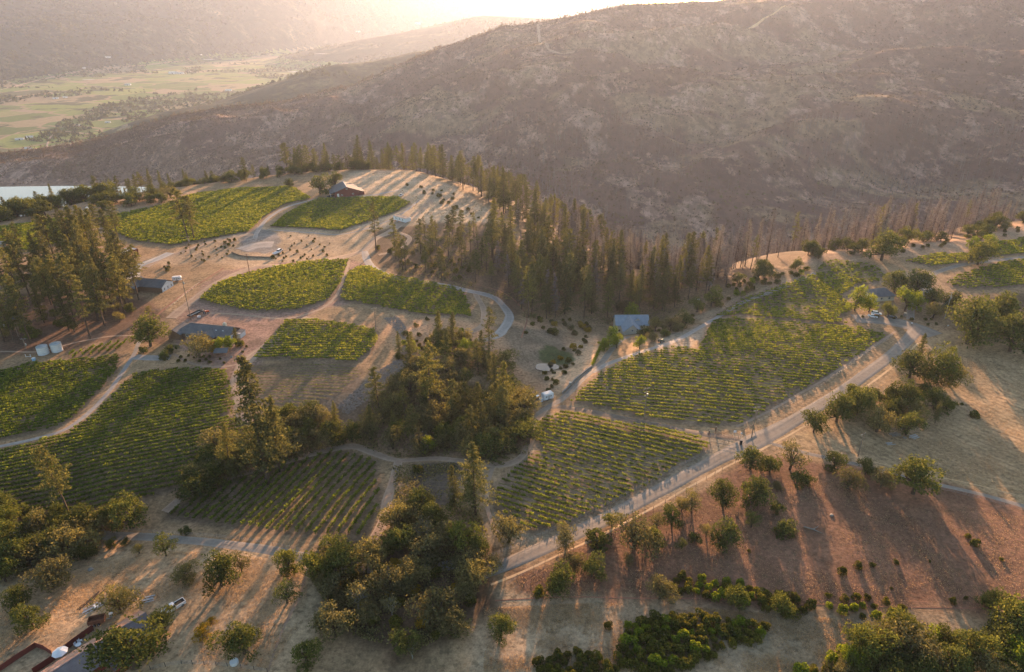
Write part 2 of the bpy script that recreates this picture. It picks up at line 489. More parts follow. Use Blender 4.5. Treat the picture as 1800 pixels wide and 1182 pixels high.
FIELDS = [  # name, polygon (px), two pixels along a row, row spacing, vine height, vine width, gap chance, hue
    ('left vineyard below the ranch house', [(238, 656), (262, 654), (300, 650), (350, 649), (398, 652), (408, 680), (416, 712), (393, 733), (430, 742), (440, 768), (400, 800), (360, 850), (300, 862), (240, 880), (180, 895), (100, 905), (-60, 905), (-60, 800), (0, 792), (60, 780), (115, 764), (160, 735), (195, 698), (215, 678)],
     (0, 868, 400, 784), 2.1, 1.4, .95, .02, 0),
    ('dark vineyard between the water tanks and the gravel road', [(-60, 662), (0, 653), (60, 640), (150, 632), (212, 624), (208, 650), (175, 690), (140, 728), (100, 752), (50, 764), (0, 772), (-60, 780)],
     (0, 700, 190, 664), 2.1, 1.4, .95, .05, 0),
    ('triangular young vineyard with wide soil lanes', [(296, 902), (360, 868), (440, 836), (520, 812), (592, 790), (660, 810), (662, 850), (672, 862), (664, 900), (640, 945), (560, 944), (480, 938), (400, 926), (330, 915), (296, 912)],
     (455, 934, 586, 797), 3.1, 1.9, 1.2, .04, 1),
    ('vineyard below the private gate', [(988, 725), (1050, 734), (1130, 749), (1235, 773), (1250, 780), (1240, 795), (1130, 860), (1060, 895), (1000, 925), (935, 935), (900, 915), (872, 895), (866, 868), (880, 845), (915, 815), (950, 790), (935, 760), (945, 740)],
     (870, 848, 1060, 905), 2.45, 1.3, .78, .16, 2),
    ('large right vineyard below the blue roofed house', [(1000, 706), (1050, 660), (1110, 628), (1180, 611), (1225, 615), (1240, 590), (1250, 565), (1300, 558), (1420, 570), (1500, 575), (1560, 590), (1520, 620), (1450, 665), (1380, 705), (1305, 747), (1230, 747), (1120, 733)],
     (1100, 672, 1400, 700), 2.5, 1.2, .74, .18, 2),
    ('hazy vineyard on the rise left of the white cars', [(1250, 560), (1300, 528), (1370, 505), (1430, 482), (1445, 462), (1470, 456), (1540, 468), (1560, 485), (1540, 500), (1510, 500), (1480, 520), (1500, 545), (1470, 560), (1500, 572), (1420, 567), (1300, 555)],
     (1260, 548, 1480, 562), 2.6, 1.3, .8, .25, 3),
    ('rounded vineyard above the track junction', [(500, 566), (560, 564), (620, 572), (660, 582), (668, 602), (650, 622), (625, 638), (560, 634), (500, 632), (443, 632), (470, 600), (490, 578)],
     (450, 625, 640, 622), 2.3, 1.5, .85, .05, 3),
    ('oval vineyard above the ranch house', [(348, 527), (380, 500), (420, 485), (500, 468), (560, 458), (615, 457), (600, 500), (575, 530), (520, 546), (450, 549), (390, 540)],
     (370, 510, 560, 478), 2.3, 1.5, .9, .05, 3),
    ('vineyard strip beside the curving gravel track', [(612, 478), (640, 466), (690, 486), (760, 498), (815, 512), (828, 540), (832, 558), (760, 556), (690, 545), (640, 535), (597, 527)],
     (620, 525, 800, 545), 2.3, 1.5, .9, .06, 3),
    ('vineyard in front of the red barn', [(474, 400), (500, 378), (530, 362), (560, 350), (600, 349), (700, 347), (722, 358), (700, 372), (650, 390), (600, 406), (540, 402)],
     (480, 396, 600, 400), 2.3, 1.5, 1.0, .04, 3),
    ('long vineyard left of the red barn', [(170, 385), (300, 358), (340, 342), (420, 332), (510, 328), (550, 349), (500, 360), (465, 382), (440, 408), (380, 418), (300, 432), (240, 425), (190, 405)],
     (200, 395, 440, 372), 2.4, 1.5, 1.0, .04, 3),
    ('far left vineyard behind the pines', [(-60, 410), (0, 400), (100, 385), (158, 382), (160, 405), (120, 425), (60, 440), (-60, 450)],
     (0, 420, 140, 400), 2.4, 1.5, 1.0, .04, 3),
    ('vineyard right of the oaks at the far track', [(1660, 500), (1690, 482), (1760, 462), (1900, 440), (1900, 500), (1780, 505), (1700, 508)],
     (1680, 500, 1780, 490), 2.6, 1.4, .9, .12, 2),
    ('narrow vineyard behind the far track', [(1590, 460), (1640, 448), (1700, 445), (1760, 425), (1900, 405), (1900, 435), (1760, 450), (1690, 462), (1640, 470)],
     (1600, 462, 1700, 452), 2.6, 1.4, .9, .08, 3),
    ('young vines on the slope above the rock strip', [(425, 645), (560, 638), (625, 645), (640, 655), (600, 690), (540, 715), (470, 725), (440, 700)],
     (440, 665, 600, 668), 2.3, .4, .3, .5, 1),
    ('young vine rows beside the water tanks', [(118, 622), (160, 610), (228, 598), (226, 614), (180, 622), (125, 632)],
     (130, 628, 150, 612), 3.0, 1.6, .7, .15, 1),
]
def field_world(px_poly):
    return poly_world(px_poly)

def resolve(px_poly):
    a = np.array(px_poly, float); p = G(a[:, 0], a[:, 1]); return p[:, :2]

def smooth_line(P, step=3.0, closed=False):
    P = [np.array(p, float) for p in P]
    out = []
    n = len(P)
    for i in range(n - 1):
        p0 = P[i - 1] if i > 0 else 2 * P[0] - P[1]
        p1, p2 = P[i], P[i + 1]
        p3 = P[i + 2] if i + 2 < n else 2 * P[-1] - P[-2]
        m = max(1, int(np.linalg.norm(p2 - p1) / step))
        for k in range(m):
            t = k / m
            out.append(.5 * ((2 * p1) + (-p0 + p2) * t + (2 * p0 - 5 * p1 + 4 * p2 - p3) * t * t + (-p0 + 3 * p1 - 3 * p2 + p3) * t ** 3))
    out.append(P[-1])
    return np.array(out)

# ---- the land: one polar sheet, cut into ground / hillside / valley floor / distant hills
AZ = np.linspace(R(-60), R(60), 760)
RR = [30.0]
while RR[-1] < RMAX: RR.append(RR[-1] * (1.0048 if RR[-1] < 700 else 1.0062) + .1)
RR = np.array(RR)
aa, rr = np.meshgrid(AZ, RR)
gx, gy = rr * np.sin(aa), rr * np.cos(aa)
gz = height(gx, gy)
jx = gx + 3.2 * fbm(gx, gy, 9, 3, 61) + 7 * fbm(gx, gy, 45, 3, 63); jy = gy + 3.2 * fbm(gx, gy, 9, 3, 62) + 7 * fbm(gx, gy, 45, 3, 64)
colr = np.empty(gx.shape + (3,)); colr[:] = C_GRASS
nearm = rr < 900
psd = np.where(nearm, 0, 1e3)
psd[nearm] = dist_poly(PLAT, gx[nearm], gy[nearm]) * np.where(inside(PLAT, gx[nearm], gy[nearm]), -1, 1)
k = sstep(-15, 25, psd)[..., None]
colr = colr * (1 - k) + C_FOREST * k
X, Y = jx[nearm], jy[nearm]
cn = colr[nearm]
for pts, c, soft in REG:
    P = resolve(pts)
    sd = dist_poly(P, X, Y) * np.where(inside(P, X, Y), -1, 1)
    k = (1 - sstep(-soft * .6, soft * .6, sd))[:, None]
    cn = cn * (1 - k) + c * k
FW = []
for fd in FIELDS:
    P = resolve(fd[1]); FW.append(P)
    sd = dist_poly(P, gx[nearm], gy[nearm]) * np.where(inside(P, gx[nearm], gy[nearm]), -1, 1)
    k = (1 - sstep(-.5, 2.5, sd))[:, None] * .85
    cn = cn * (1 - k) + (C_VSOIL * (1.1 if fd[7] in (2, 3) else .9)) * k
# creek-side woods have dark litter under them
d = dist_poly(CREEK, X, Y, False)
k = (np.exp(-(d / 17) ** 2) * .0)[:, None]
# macro variation: drier and greener patches, thin soil
m1 = fbm(gx, gy, 38, 4, 71)[nearm]; m2 = fbm(gx, gy, 9, 3, 72)[nearm]
cn = cn * (1 + .24 * m1 + .2 * m2)[:, None]
cn[:, 0] *= 1 + .05 * m2
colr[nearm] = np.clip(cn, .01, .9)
mown = np.zeros(gx.shape); _P = resolve(REG[14][0])
mown[nearm] = sstep(0, 6, dist_poly(_P, X, Y) * np.where(inside(_P, X, Y), 1, -1))
# far land masks
rf = itp(foot, 1, aa); rc = itp(crest, 1, aa)
scrub = np.clip(.5 + 1.1 * fbm(gx + .5 * gy, gy, 330, 5, 81, .62) + .25 * fbm(gx, gy, 60, 3, 82), 0, 1)
bare = scrub
hillcol = A_(.17, .105, .088)
grasscol = A_(.33, .24, .155)
kk = sstep(.50, .68, bare)[..., None] * (1 - .65 * (1 - sstep(R(-22), R(-8), aa)))[..., None]
hc = hillcol * (1 - kk) + grasscol * kk
hm = sstep(.0, 60, rr - rf + 120)[..., None] * (rr > 700)[..., None]
colr = colr * (1 - hm) + hc * hm
quads = None
ni, nj = gx.shape
vid = np.arange(ni * nj).reshape(ni, nj)
q = np.stack([vid[:-1, :-1], vid[:-1, 1:], vid[1:, 1:], vid[1:, :-1]], -1).reshape(-1, 4)[:, ::-1]
cr = ((rr[:-1, :-1] + rr[1:, 1:]) / 2).ravel(); ca = ((aa[:-1, :-1] + aa[1:, 1:]) / 2).ravel()
cpsd = psd[:-1, :-1].ravel()
rfq, rcq = itp(foot, 1, ca), itp(crest, 1, ca)
req = np.maximum(itp(vend, 1, ca), rcq + 1050)
k_ground = cr < rfq - 60
k_hill = (~k_ground) & ((cr < rcq + 170) | (ca > R(12)) & (cr < 3600))
k_val = (~k_ground) & (~k_hill) & (cr < req + 250)
cz = ((gz[:-1, :-1] + gz[1:, 1:]) / 2).ravel()
k_val &= (cz < -243)
k_far = ~(k_ground | k_hill | k_val)
V = np.stack([gx.ravel(), gy.ravel(), gz.ravel()], 1)
CC = colr.reshape(-1, 3)

# ---- land materials
def near_ground_mat():
    m, nt, out = new_mat('dry_grass_and_soil')
    p = pos(nt); c = attr(nt, 'tint').outputs['Color']
    n1 = noise(nt, p, .9, 6, .7); n2 = noise(nt, p, .12, 5, .6); n3 = noise(nt, p, 4.5, 4, .7)
    k1 = ramp(nt, n1, [(.30, .55), (.5, .97), (.70, 1.38)]); k2 = ramp(nt, n2, [(.35, .8), (.65, 1.12)]); k3 = ramp(nt, n3, [(.3, .78), (.7, 1.12)])
    cc = mixc(nt, 1, mixc(nt, 1, mixc(nt, 1, c, k1, 'MULTIPLY'), k2, 'MULTIPLY'), k3, 'MULTIPLY')
    tuft = ramp(nt, noise(nt, p, .55, 3, .5), [(.57, 0.0), (.66, 1.0)])
    cc = mixc(nt, math_(nt, 'MULTIPLY', tuft, .5), cc, (.10, .075, .045))
    wv_ = nt.nodes.new('ShaderNodeTexWave'); wv_.wave_type = 'RINGS'; wv_.rings_direction = 'Z'; wv_.inputs['Scale'].default_value = .1; wv_.inputs['Distortion'].default_value = 7.0; wv_.inputs['Detail'].default_value = 3; wv_.inputs['Detail Scale'].default_value = .4
    mpw = nt.nodes.new('ShaderNodeMapping'); mpw.inputs['Location'].default_value = (-230, -255, 0); nt.links.new(p, mpw.inputs[0]); nt.links.new(mpw.outputs[0], wv_.inputs['Vector'])
    lines = math_(nt, 'MULTIPLY', attr(nt, 'mown').outputs['Fac'], ramp(nt, wv_.outputs['Fac'], [(.25, .34), (.6, 0.0)]))
    cc = mixc(nt, lines, cc, (.20, .14, .085))
    hgt = math_(nt, 'ADD', math_(nt, 'MULTIPLY', n1, .5), math_(nt, 'MULTIPLY', n3, .25))
    princ(nt, out, cc, .95, bump(nt, hgt, .8, .5), spec=.1); return m
def hill_mat():
    m, nt, out = new_mat('burned_scrub_slope')
    p = pos(nt); c = attr(nt, 'tint').outputs['Color']
    mp = nt.nodes.new('ShaderNodeMapping'); mp.inputs['Rotation'].default_value = (0, 0, .5); mp.inputs['Scale'].default_value = (1, .55, 1)
    nt.links.new(p, mp.inputs[0]); pv = mp.outputs[0]
    n1 = noise(nt, pv, .06, 8, .8); n2 = noise(nt, pv, .016, 9, .76)
    dark = ramp(nt, n1, [(.44, 0.0), (.53, 1.0)])
    light = ramp(nt, n2, [(.52, 0.0), (.58, 1.0)])
    cc = mixc(nt, math_(nt, 'MULTIPLY', light, .8), c, (.52, .35, .27))
    cc = mixc(nt, math_(nt, 'MULTIPLY', dark, .62), cc, (.11, .075, .06))
    princ(nt, out, cc, .95, bump(nt, n1, 1.0, 7), spec=.05); return m
def valley_mat():
    m, nt, out = new_mat('valley_fields')
    p = pos(nt)
    mp = nt.nodes.new('ShaderNodeMapping'); mp.inputs['Rotation'].default_value = (0, 0, .42)
    nt.links.new(p, mp.inputs[0])
    def cells(scale, sx, sy):
        m2 = nt.nodes.new('ShaderNodeMapping'); m2.inputs['Scale'].default_value = (sx, sy, 0); nt.links.new(mp.outputs[0], m2.inputs[0])
        v = nt.nodes.new('ShaderNodeTexVoronoi'); v.distance = 'CHEBYCHEV'; v.inputs['Scale'].default_value = scale; v.inputs['Randomness'].default_value = .72
        nt.links.new(m2.outputs[0], v.inputs['Vector'])
        e = nt.nodes.new('ShaderNodeTexVoronoi'); e.distance = 'CHEBYCHEV'; e.feature = 'F2'; e.inputs['Scale'].default_value = scale; e.inputs['Randomness'].default_value = .72
        nt.links.new(m2.outputs[0], e.inputs['Vector'])
        s = nt.nodes.new('ShaderNodeSeparateColor'); nt.links.new(v.outputs['Color'], s.inputs[0])
        return s.outputs[0], s.outputs[1], math_(nt, 'SUBTRACT', e.outputs['Distance'], v.outputs['Distance'])
    r1, r2, ed = cells(.0042, 1, .8)
    c = ramp(nt, r1, [(0.0, (.08, .12, .035)), (.3, (.13, .18, .045)), (.55, (.19, .23, .06)), (.74, (.11, .15, .045)), (.88, (.27, .21, .13)), (1.0, (.06, .08, .035))])
    c = mixc(nt, ramp(nt, ed, [(.02, 1.0), (.045, 0.0)]), c, (.26, .2, .13))
    n = noise(nt, p, .006, 5, .6)
    c = mixc(nt, ramp(nt, n, [(.56, 0.0), (.60, 1.0)]), c, (.05, .06, .03))
    c = mixc(nt, 1, c, ramp(nt, noise(nt, p, .05, 4), [(.3, .8), (.7, 1.15)]), 'MULTIPLY')
    princ(nt, out, c, .95, spec=.05); return m
def far_mat():
    m, nt, out = new_mat('distant_wooded_hills')
    p = pos(nt)
    n1 = noise(nt, p, .0035, 8, .65); n2 = noise(nt, p, .02, 6, .7)
    c = ramp(nt, n1, [(.35, (.03, .042, .025)), (.52, (.045, .055, .03)), (.60, (.11, .11, .055)), (.68, (.22, .19, .11))])
    c = mixc(nt, ramp(nt, n2, [(.42, .75), (.6, 0.0)]), c, (.022, .03, .02))
    princ(nt, out, c, .95, bump(nt, n2, 1.0, 25), spec=.05); return m
M_ground, M_hill, M_valley, M_far = near_ground_mat(), hill_mat(), valley_mat(), far_mat()
def sheet(name, mask, mat, kind='structure'):
    f = q[mask]; used = np.unique(f); remap = np.full(len(V), -1, np.int64); remap[used] = np.arange(len(used))
    o = link(name, np_mesh(name, V[used], remap[f], mat, smooth=True, attrs={'tint': CC[used], 'mown': mown.ravel()[used]}))
    return tag(o, kind=kind)
sheet('ground', k_ground, M_ground); sheet('hillside', k_hill, M_hill); sheet('valley_floor', k_val, M_valley); sheet('distant_hills', k_far, M_far)

# ---- lake, ponds
def water_mat():
    m, nt, out = new_mat('still_water')
    p = pos(nt); princ(nt, out, (.02, .03, .035), .05, bump(nt, noise(nt, p, .12, 3), .03, .1), spec=.6); return m
M_water = water_mat()
def disc(name, cx, cy_, rx, ry, z, mat, n=40, rz=0, wob=.12, seed=0):
    r_ = random.Random(seed)
    ph = [r_.uniform(0, 6.28) for _ in range(3)]
    vs = [(0, 0, 0)]
    for i in range(n):
        a = 2 * math.pi * i / n; k = 1 + wob * (math.sin(2 * a + ph[0]) + .6 * math.sin(3 * a + ph[1]) + .4 * math.sin(5 * a + ph[2]))
        vs.append((math.cos(a) * rx * k, math.sin(a) * ry * k, 0))
    fs = [[0, 1 + i, 1 + (i + 1) % n] for i in range(n)]
    me = bpy.data.meshes.new(name); me.from_pydata(vs, [], fs); me.materials.append(mat); me.update()
    o = link(name, me, None, (cx, cy_, z), rz); return tag(o, kind='structure')
lk = bpy.data.meshes.new('lake')
fa = np.linspace(R(-58), R(-13), 60)
fo = [(( itp(foot, 1, a) + 90) * math.sin(a), (itp(foot, 1, a) + 90) * math.cos(a), 0) for a in fa]
fi = [(( itp(foot, 1, a) - 420) * math.sin(a), (itp(foot, 1, a) - 420) * math.cos(a), 0) for a in fa]
lk.from_pydata(fo + fi, [], [[i, i + 1, 61 + i, 60 + i] for i in range(59)]); lk.materials.append(M_water)
tag(link('lake', lk, None, (0, 0, -230.0)), kind='structure')
px_, py_ = on_z(962, 622)
disc('pond_water', px_, py_, 5.0, 4.0, float(height(np.array([px_]), np.array([py_]))[0]) + .55, M_water, wob=.1, seed=4)

# ------------------------------------------------------------------ roads, tracks, yards (sheets lying on the ground)
def road_mat(name, c, c2, sc=.6):
    m, nt, out = new_mat(name)
    p = pos(nt); n1 = noise(nt, p, sc, 6, .65); n2 = noise(nt, p, .07, 4, .6); n3 = noise(nt, p, 6, 3)
    cc = mixc(nt, ramp(nt, n1, [(.35, 0.0), (.65, 1.0)]), c, c2)
    u = attr(nt, 'across').outputs['Fac']
    wheel = math_(nt, 'ABSOLUTE', math_(nt, 'SUBTRACT', math_(nt, 'ABSOLUTE', u), .48))
    cc = mixc(nt, ramp(nt, math_(nt, 'ADD', wheel, math_(nt, 'MULTIPLY', n1, .12)), [(.10, .32), (.24, 0.0)]), cc, tuple(min(1, x * 1.35) for x in c2))
    cc = mixc(nt, 1, cc, ramp(nt, n2, [(.3, .82), (.7, 1.12)]), 'MULTIPLY')
    cc = mixc(nt, 1, cc, ramp(nt, n3, [(.3, .85), (.7, 1.08)]), 'MULTIPLY')
    princ(nt, out, cc, .88, bump(nt, n3, .4, .06), spec=.25); return m
M_asph = road_mat('worn_asphalt', (.20, .175, .15), (.27, .235, .20))
M_grav = road_mat('pale_gravel', (.25, .235, .225), (.34, .31, .285))
M_dirt = road_mat('packed_dirt', (.30, .205, .145), (.40, .29, .21))
M_darkd = road_mat('dark_dirt', (.15, .115, .09), (.20, .155, .12))
M_conc = road_mat('worn_concrete', (.36, .34, .32), (.46, .43, .4))
M_verge = road_mat('dry_verge', (.52, .35, .19), (.62, .43, .25))
M_redbank = road_mat('red_cut_bank', (.24, .11, .07), (.33, .16, .10))
ROADS = []
def ribbon(name, pts, width, mat, off=.07, label=None, wob=.05, seed=0, thick=None, side=0.0, widths=None):
    a = np.array(pts, float); P = G(a[:, 0], a[:, 1])[:, :2]
    L = smooth_line(P, 2.5)
    if widths is not None:
        cum = np.concatenate([[0], np.cumsum(np.hypot(*np.diff(L, axis=0).T))]); cu0 = [cum[np.argmin(np.hypot(*(L - p).T))] for p in P]
        wd = np.interp(cum, cu0, widths)
    else: wd = np.full(len(L), float(width))
    t = np.gradient(L, axis=0); t /= np.linalg.norm(t, axis=1)[:, None] + 1e-9
    nrm = np.stack([t[:, 1], -t[:, 0]], 1)
    L = L + nrm * side
    K = max(3, int(max(wd) / 1.6) + 1)
    us = np.linspace(-1, 1, K)
    s = np.arange(len(L))
    wl = 1 + wob * (vnoise(s * .31, s * 0 + seed) * 2 - 1) ; wr = 1 + wob * (vnoise(s * .37, s * 0 + seed + 9) * 2 - 1)
    vs = []; ac = []
    for u in us:
        w = wd / 2 * (wl if u < 0 else wr)
        q_ = L + nrm * (u * w)[:, None]
        vs.append(q_); ac.append(np.full(len(L), u))
    vs = np.stack(vs, 1).reshape(-1, 2); ac = np.stack(ac, 1).ravel()
    z = height(vs[:, 0], vs[:, 1]) + off - np.where(np.abs(ac) > .99, off + .15, 0)
    ids = np.arange(len(L) * K).reshape(len(L), K)
    f = np.stack([ids[:-1, :-1], ids[:-1, 1:], ids[1:, 1:], ids[1:, :-1]], -1).reshape(-1, 4)
    o = link(name, np_mesh(name, np.column_stack([vs, z]), f, mat, True, {'across': ac}))
    tag(o, kind='structure', label=label)
    ROADS.append((L, wd / 2))
    return o
main = [(810, 1022), (850, 1008), (930, 975), (1050, 920), (1160, 862), (1260, 808), (1325, 777), (1400, 737), (1480, 688), (1560, 630), (1595, 598), (1612, 578)]
ribbon('verge', main[1:-1], 3.0, M_verge, .05, 'bright strip of dry grass along the right edge of the road', .45, 3, side=4.6)
ribbon('road', main, 0, M_asph, .10, 'sunlit country road running diagonally to the turning circle', .03, 1, widths=[4.5, 5, 6.4, 6.6, 6.6, 7, 10, 7, 6.6, 6.6, 7, 8])
ribbon('road', [(-60, 928), (120, 935), (190, 942), (260, 944), (330, 950), (420, 960), (480, 968), (560, 985), (660, 1000), (740, 1000), (812, 990)], 6.0, M_asph, .10, 'shaded country road under the triangular vineyard', .03, 2)
ribbon('road', [(1350, 778), (1410, 795), (1500, 815), (1580, 836), (1640, 850), (1720, 868), (1800, 890), (1900, 918)], 4.6, M_asph, .11, 'narrow side road crossing the dry field on the right', .04, 5)
ribbon('verge', [(1500, 812), (1580, 832), (1640, 846), (1720, 863), (1800, 884)], 1.6, M_verge, .06, 'bright dry grass edge above the side road', .5, 7, side=-3.4)
ribbon('track', [(1300, 772), (1240, 764), (1150, 747), (1070, 730), (990, 716), (968, 716)], 5.2, M_darkd, .09, 'dark track between the two right vineyards', .08, 4)
ribbon('driveway', [(935, 735), (965, 715), (990, 700), (1020, 670), (1045, 648), (1062, 632), (1090, 600), (1105, 592)], 5.2, M_asph, .12, 'paved driveway climbing to the blue roofed house', .04, 6)
ribbon('track', [(1040, 655), (1075, 637), (1130, 618), (1190, 598), (1240, 570), (1300, 535), (1370, 508), (1420, 488), (1432, 480)], 5.0, M_grav, .09, 'pale gravel track along the top of the right vineyards', .12, 8)
ribbon('track', [(960, 718), (940, 745), (932, 775), (915, 805), (880, 818), (820, 812), (760, 806), (700, 810), (660, 798), (620, 785), (560, 795), (480, 818), (400, 840), (330, 868), (290, 900)], 5.0, M_dirt, .08, 'pale dirt track around the wooded ravine', .15, 9)
ribbon('track', [(868, 818), (858, 850), (856, 890), (868, 925), (880, 950)], 4.5, M_dirt, .07, 'dirt track down the left side of the vineyard by the gate', .15, 10)
ribbon('track', [(700, 812), (690, 850), (680, 880), (672, 920), (650, 955)], 5.5, M_dirt, .07, 'dirt track right of the triangular vineyard', .2, 11)
ribbon('road', [(-60, 800), (0, 785), (60, 772), (115, 755), (160, 722), (190, 690), (215, 655), (236, 622), (246, 600), (262, 590)], 4.6, M_grav, .10, 'curving grey gravel road between the left vineyards', .06, 12)
ribbon('yard', [(236, 628), (270, 630), (300, 628)], 7, M_grav, .08, 'gravel parking patch left of the ranch house garden', .2, 13)
ribbon('track', [(300, 620), (340, 640), (390, 645), (420, 640)], 4.5, M_dirt, .07, 'dirt track under the ranch house garden', .2, 14)
ribbon('track', [(545, 558), (500, 585), (460, 615), (430, 640), (418, 670), (425, 715), (432, 745)], 8, M_dirt, .08, 'wide dirt track right of the ranch house', .15, 15)
ribbon('track', [(300, 560), (350, 520), (400, 488), (450, 470), (520, 465), (600, 452), (640, 440), (660, 420), (690, 405), (740, 370), (760, 350)], 8.0, M_dirt, .08, 'dirt track climbing past the trailer', .15, 16)
ribbon('track', [(614, 458), (604, 490), (590, 522), (560, 545), (500, 560), (420, 553), (350, 550)], 4.5, M_dirt, .085, 'dirt lane between the oval vineyard and the strip', .15, 17)
ribbon('track', [(640, 442), (655, 470), (700, 490), (770, 500), (825, 512), (870, 525), (895, 555), (880, 585), (840, 600)], 7.0, M_grav, .09, 'gravel track curving along the wood edge', .15, 18)
ribbon('dirt_bank', [(700, 482), (770, 492), (825, 504), (880, 522), (908, 552), (898, 590)], 2.2, M_redbank, .06, 'brown cut bank above the curving gravel track', .4, 41, side=-5.2)
ribbon('track', [(700, 408), (720, 420), (700, 440), (665, 448)], 6.0, M_dirt, .065, 'dirt spur turning below the white trailer', .25, 42)
ribbon('track', [(835, 515), (850, 545), (845, 575), (800, 590)], 6.0, M_dirt, .06, 'dirt turnout at the end of the vineyard strip', .2, 19)
ribbon('road', [(700, 335), (640, 345), (560, 350), (505, 364), (470, 385), (452, 408), (448, 420)], 5.0, M_grav, .09, 'gravel road from the yard up to the red barn', .08, 20)
ribbon('road', [(470, 404), (540, 409), (600, 412), (650, 400), (700, 380), (740, 350)], 4.6, M_grav, .085, 'gravel road under the barn vineyard', .12, 21)
ribbon('yard', [(425, 440), (450, 432), (480, 430)], 15, M_grav, .075, 'gravel turning yard on the hill', .15, 22)
ribbon('track', [(445, 412), (380, 422), (330, 440), (290, 452), (255, 470)], 7.5, M_dirt, .07, 'dirt drive below the long vineyard', .12, 23)
ribbon('driveway', [(300, 445), (270, 458), (240, 470), (235, 490)], 9, M_conc, .09, 'concrete apron in front of the dark red carport', .04, 24)
ribbon('road', [(1600, 562), (1602, 540), (1612, 520), (1625, 498), (1640, 482), (1690, 466), (1760, 457), (1900, 440)], 6.0, M_asph, .10, 'blue grey road past the gate to the far vineyards', .04, 25)
ribbon('yard', [(1500, 560), (1540, 562), (1590, 570), (1620, 580), (1645, 590)], 13, M_asph, .085, 'asphalt parking area beside the white cars', .05, 26)
ribbon('track', [(1600, 590), (1560, 618), (1500, 662), (1440, 700), (1380, 735), (1320, 765)], 4.0, M_dirt, .06, 'dirt headland along the right vineyard fence', .2, 27, side=6.5)
ribbon('track', [(0, 618), (70, 618), (130, 603), (190, 592), (240, 590)], 4.5, M_dirt, .06, 'dirt track past the water tanks', .2, 28)
ribbon('dirt_bank', [(285, 560), (330, 522), (380, 488), (405, 472)], 3.6, M_redbank, .10, 'red cut bank beside the climbing dirt track', .2, 29, side=-4.5)
ribbon('track', [(540, 985), (530, 1040), (500, 1100), (470, 1182)], 2.4, M_dirt, .06, 'faint path down through the dry grass', .3, 30)
ribbon('track', [(1240, 1052), (1400, 1062), (1600, 1068), (1800, 1070)], 1.6, M_redbank, .06, 'narrow rut across the red field', .4, 31)
ribbon('track', [(870, 1056), (1000, 1050), (1120, 1052), (1240, 1052)], 1.6, M_redbank, .06, 'narrow rut on the left of the red field', .4, 32)
# ------------------------------------------------------------------ foliage
def leaf_mat(name, stops, trans=.38, vary=.3, tint=(1.15, 1.12, .55)):
    m, nt, out = new_mat(name)
    a = attr(nt, 'leaf').outputs['Fac']
    c = ramp(nt, a, stops)
    oi = nt.nodes.new('ShaderNodeObjectInfo').outputs['Random']
    c = mixc(nt, 1, c, ramp(nt, oi, [(0.0, (1 - vary, 1 - vary, 1 - vary)), (.5, (1, 1, 1)), (1.0, (1 + vary, 1 + vary * .75, 1 - vary * .3))]), 'MULTIPLY')
    d = nt.nodes.new('ShaderNodeBsdfDiffuse'); t = nt.nodes.new('ShaderNodeBsdfTranslucent')
    nt.links.new(c, d.inputs[0]); nt.links.new(mixc(nt, 1, c, tint, 'MULTIPLY'), t.inputs[0])
    mx = nt.nodes.new('ShaderNodeMixShader'); mx.inputs[0].default_value = trans
    nt.links.new(d.outputs[0], mx.inputs[1]); nt.links.new(t.outputs[0], mx.inputs[2]); nt.links.new(mx.outputs[0], out.inputs[0])
    return m
L_vine = leaf_mat('vine_leaves', [(0, (.07, .10, .02)), (.5, (.145, .20, .034)), (1, (.36, .36, .065))], .5, 0)
L_oak = leaf_mat('oak_leaves', [(0, (.05, .066, .024)), (.5, (.11, .13, .045)), (1, (.235, .235, .08))], .42, .28, (1.15, 1.1, .6))
L_pine = leaf_mat('pine_needles', [(0, (.06, .07, .034)), (.5, (.135, .145, .065)), (1, (.26, .24, .11))], .45, .28, (1.12, 1.06, .65))
L_dead = leaf_mat('scorched_twigs', [(0, (.12, .105, .10)), (.5, (.20, .18, .178)), (1, (.32, .29, .285))], .3, .25, (1, .97, .95))
L_lime = leaf_mat('bright_leaves', [(0, (.10, .14, .02)), (.5, (.21, .26, .035)), (1, (.34, .36, .06))], .5, .15)
L_gold = leaf_mat('golden_leaves', [(0, (.16, .12, .02)), (.5, (.33, .23, .03)), (1, (.48, .33, .05))], .45, .15)
L_shrub = leaf_mat('shrub_leaves', [(0, (.045, .055, .018)), (.5, (.115, .12, .03)), (1, (.26, .235, .065))], .42, .3)
L_grey = leaf_mat('grey_leaves', [(0, (.09, .09, .05)), (.5, (.185, .17, .09)), (1, (.30, .26, .135))], .42, .25)
L_tuft = leaf_mat('dry_grass_blades', [(0, (.36, .25, .14)), (.5, (.52, .37, .21)), (1, (.68, .50, .30))], .45, .1, (1, .95, .85))
M_bark = mottled('bark', (.10, .07, .05), .4, 1.2, .95, .03)
M_char = mottled('charred_bark', (.05, .038, .032), .5, 1.0, .95, .03)
M_lichen = mottled('lichen_branches', (.27, .25, .22), .3, 2.0, .95)

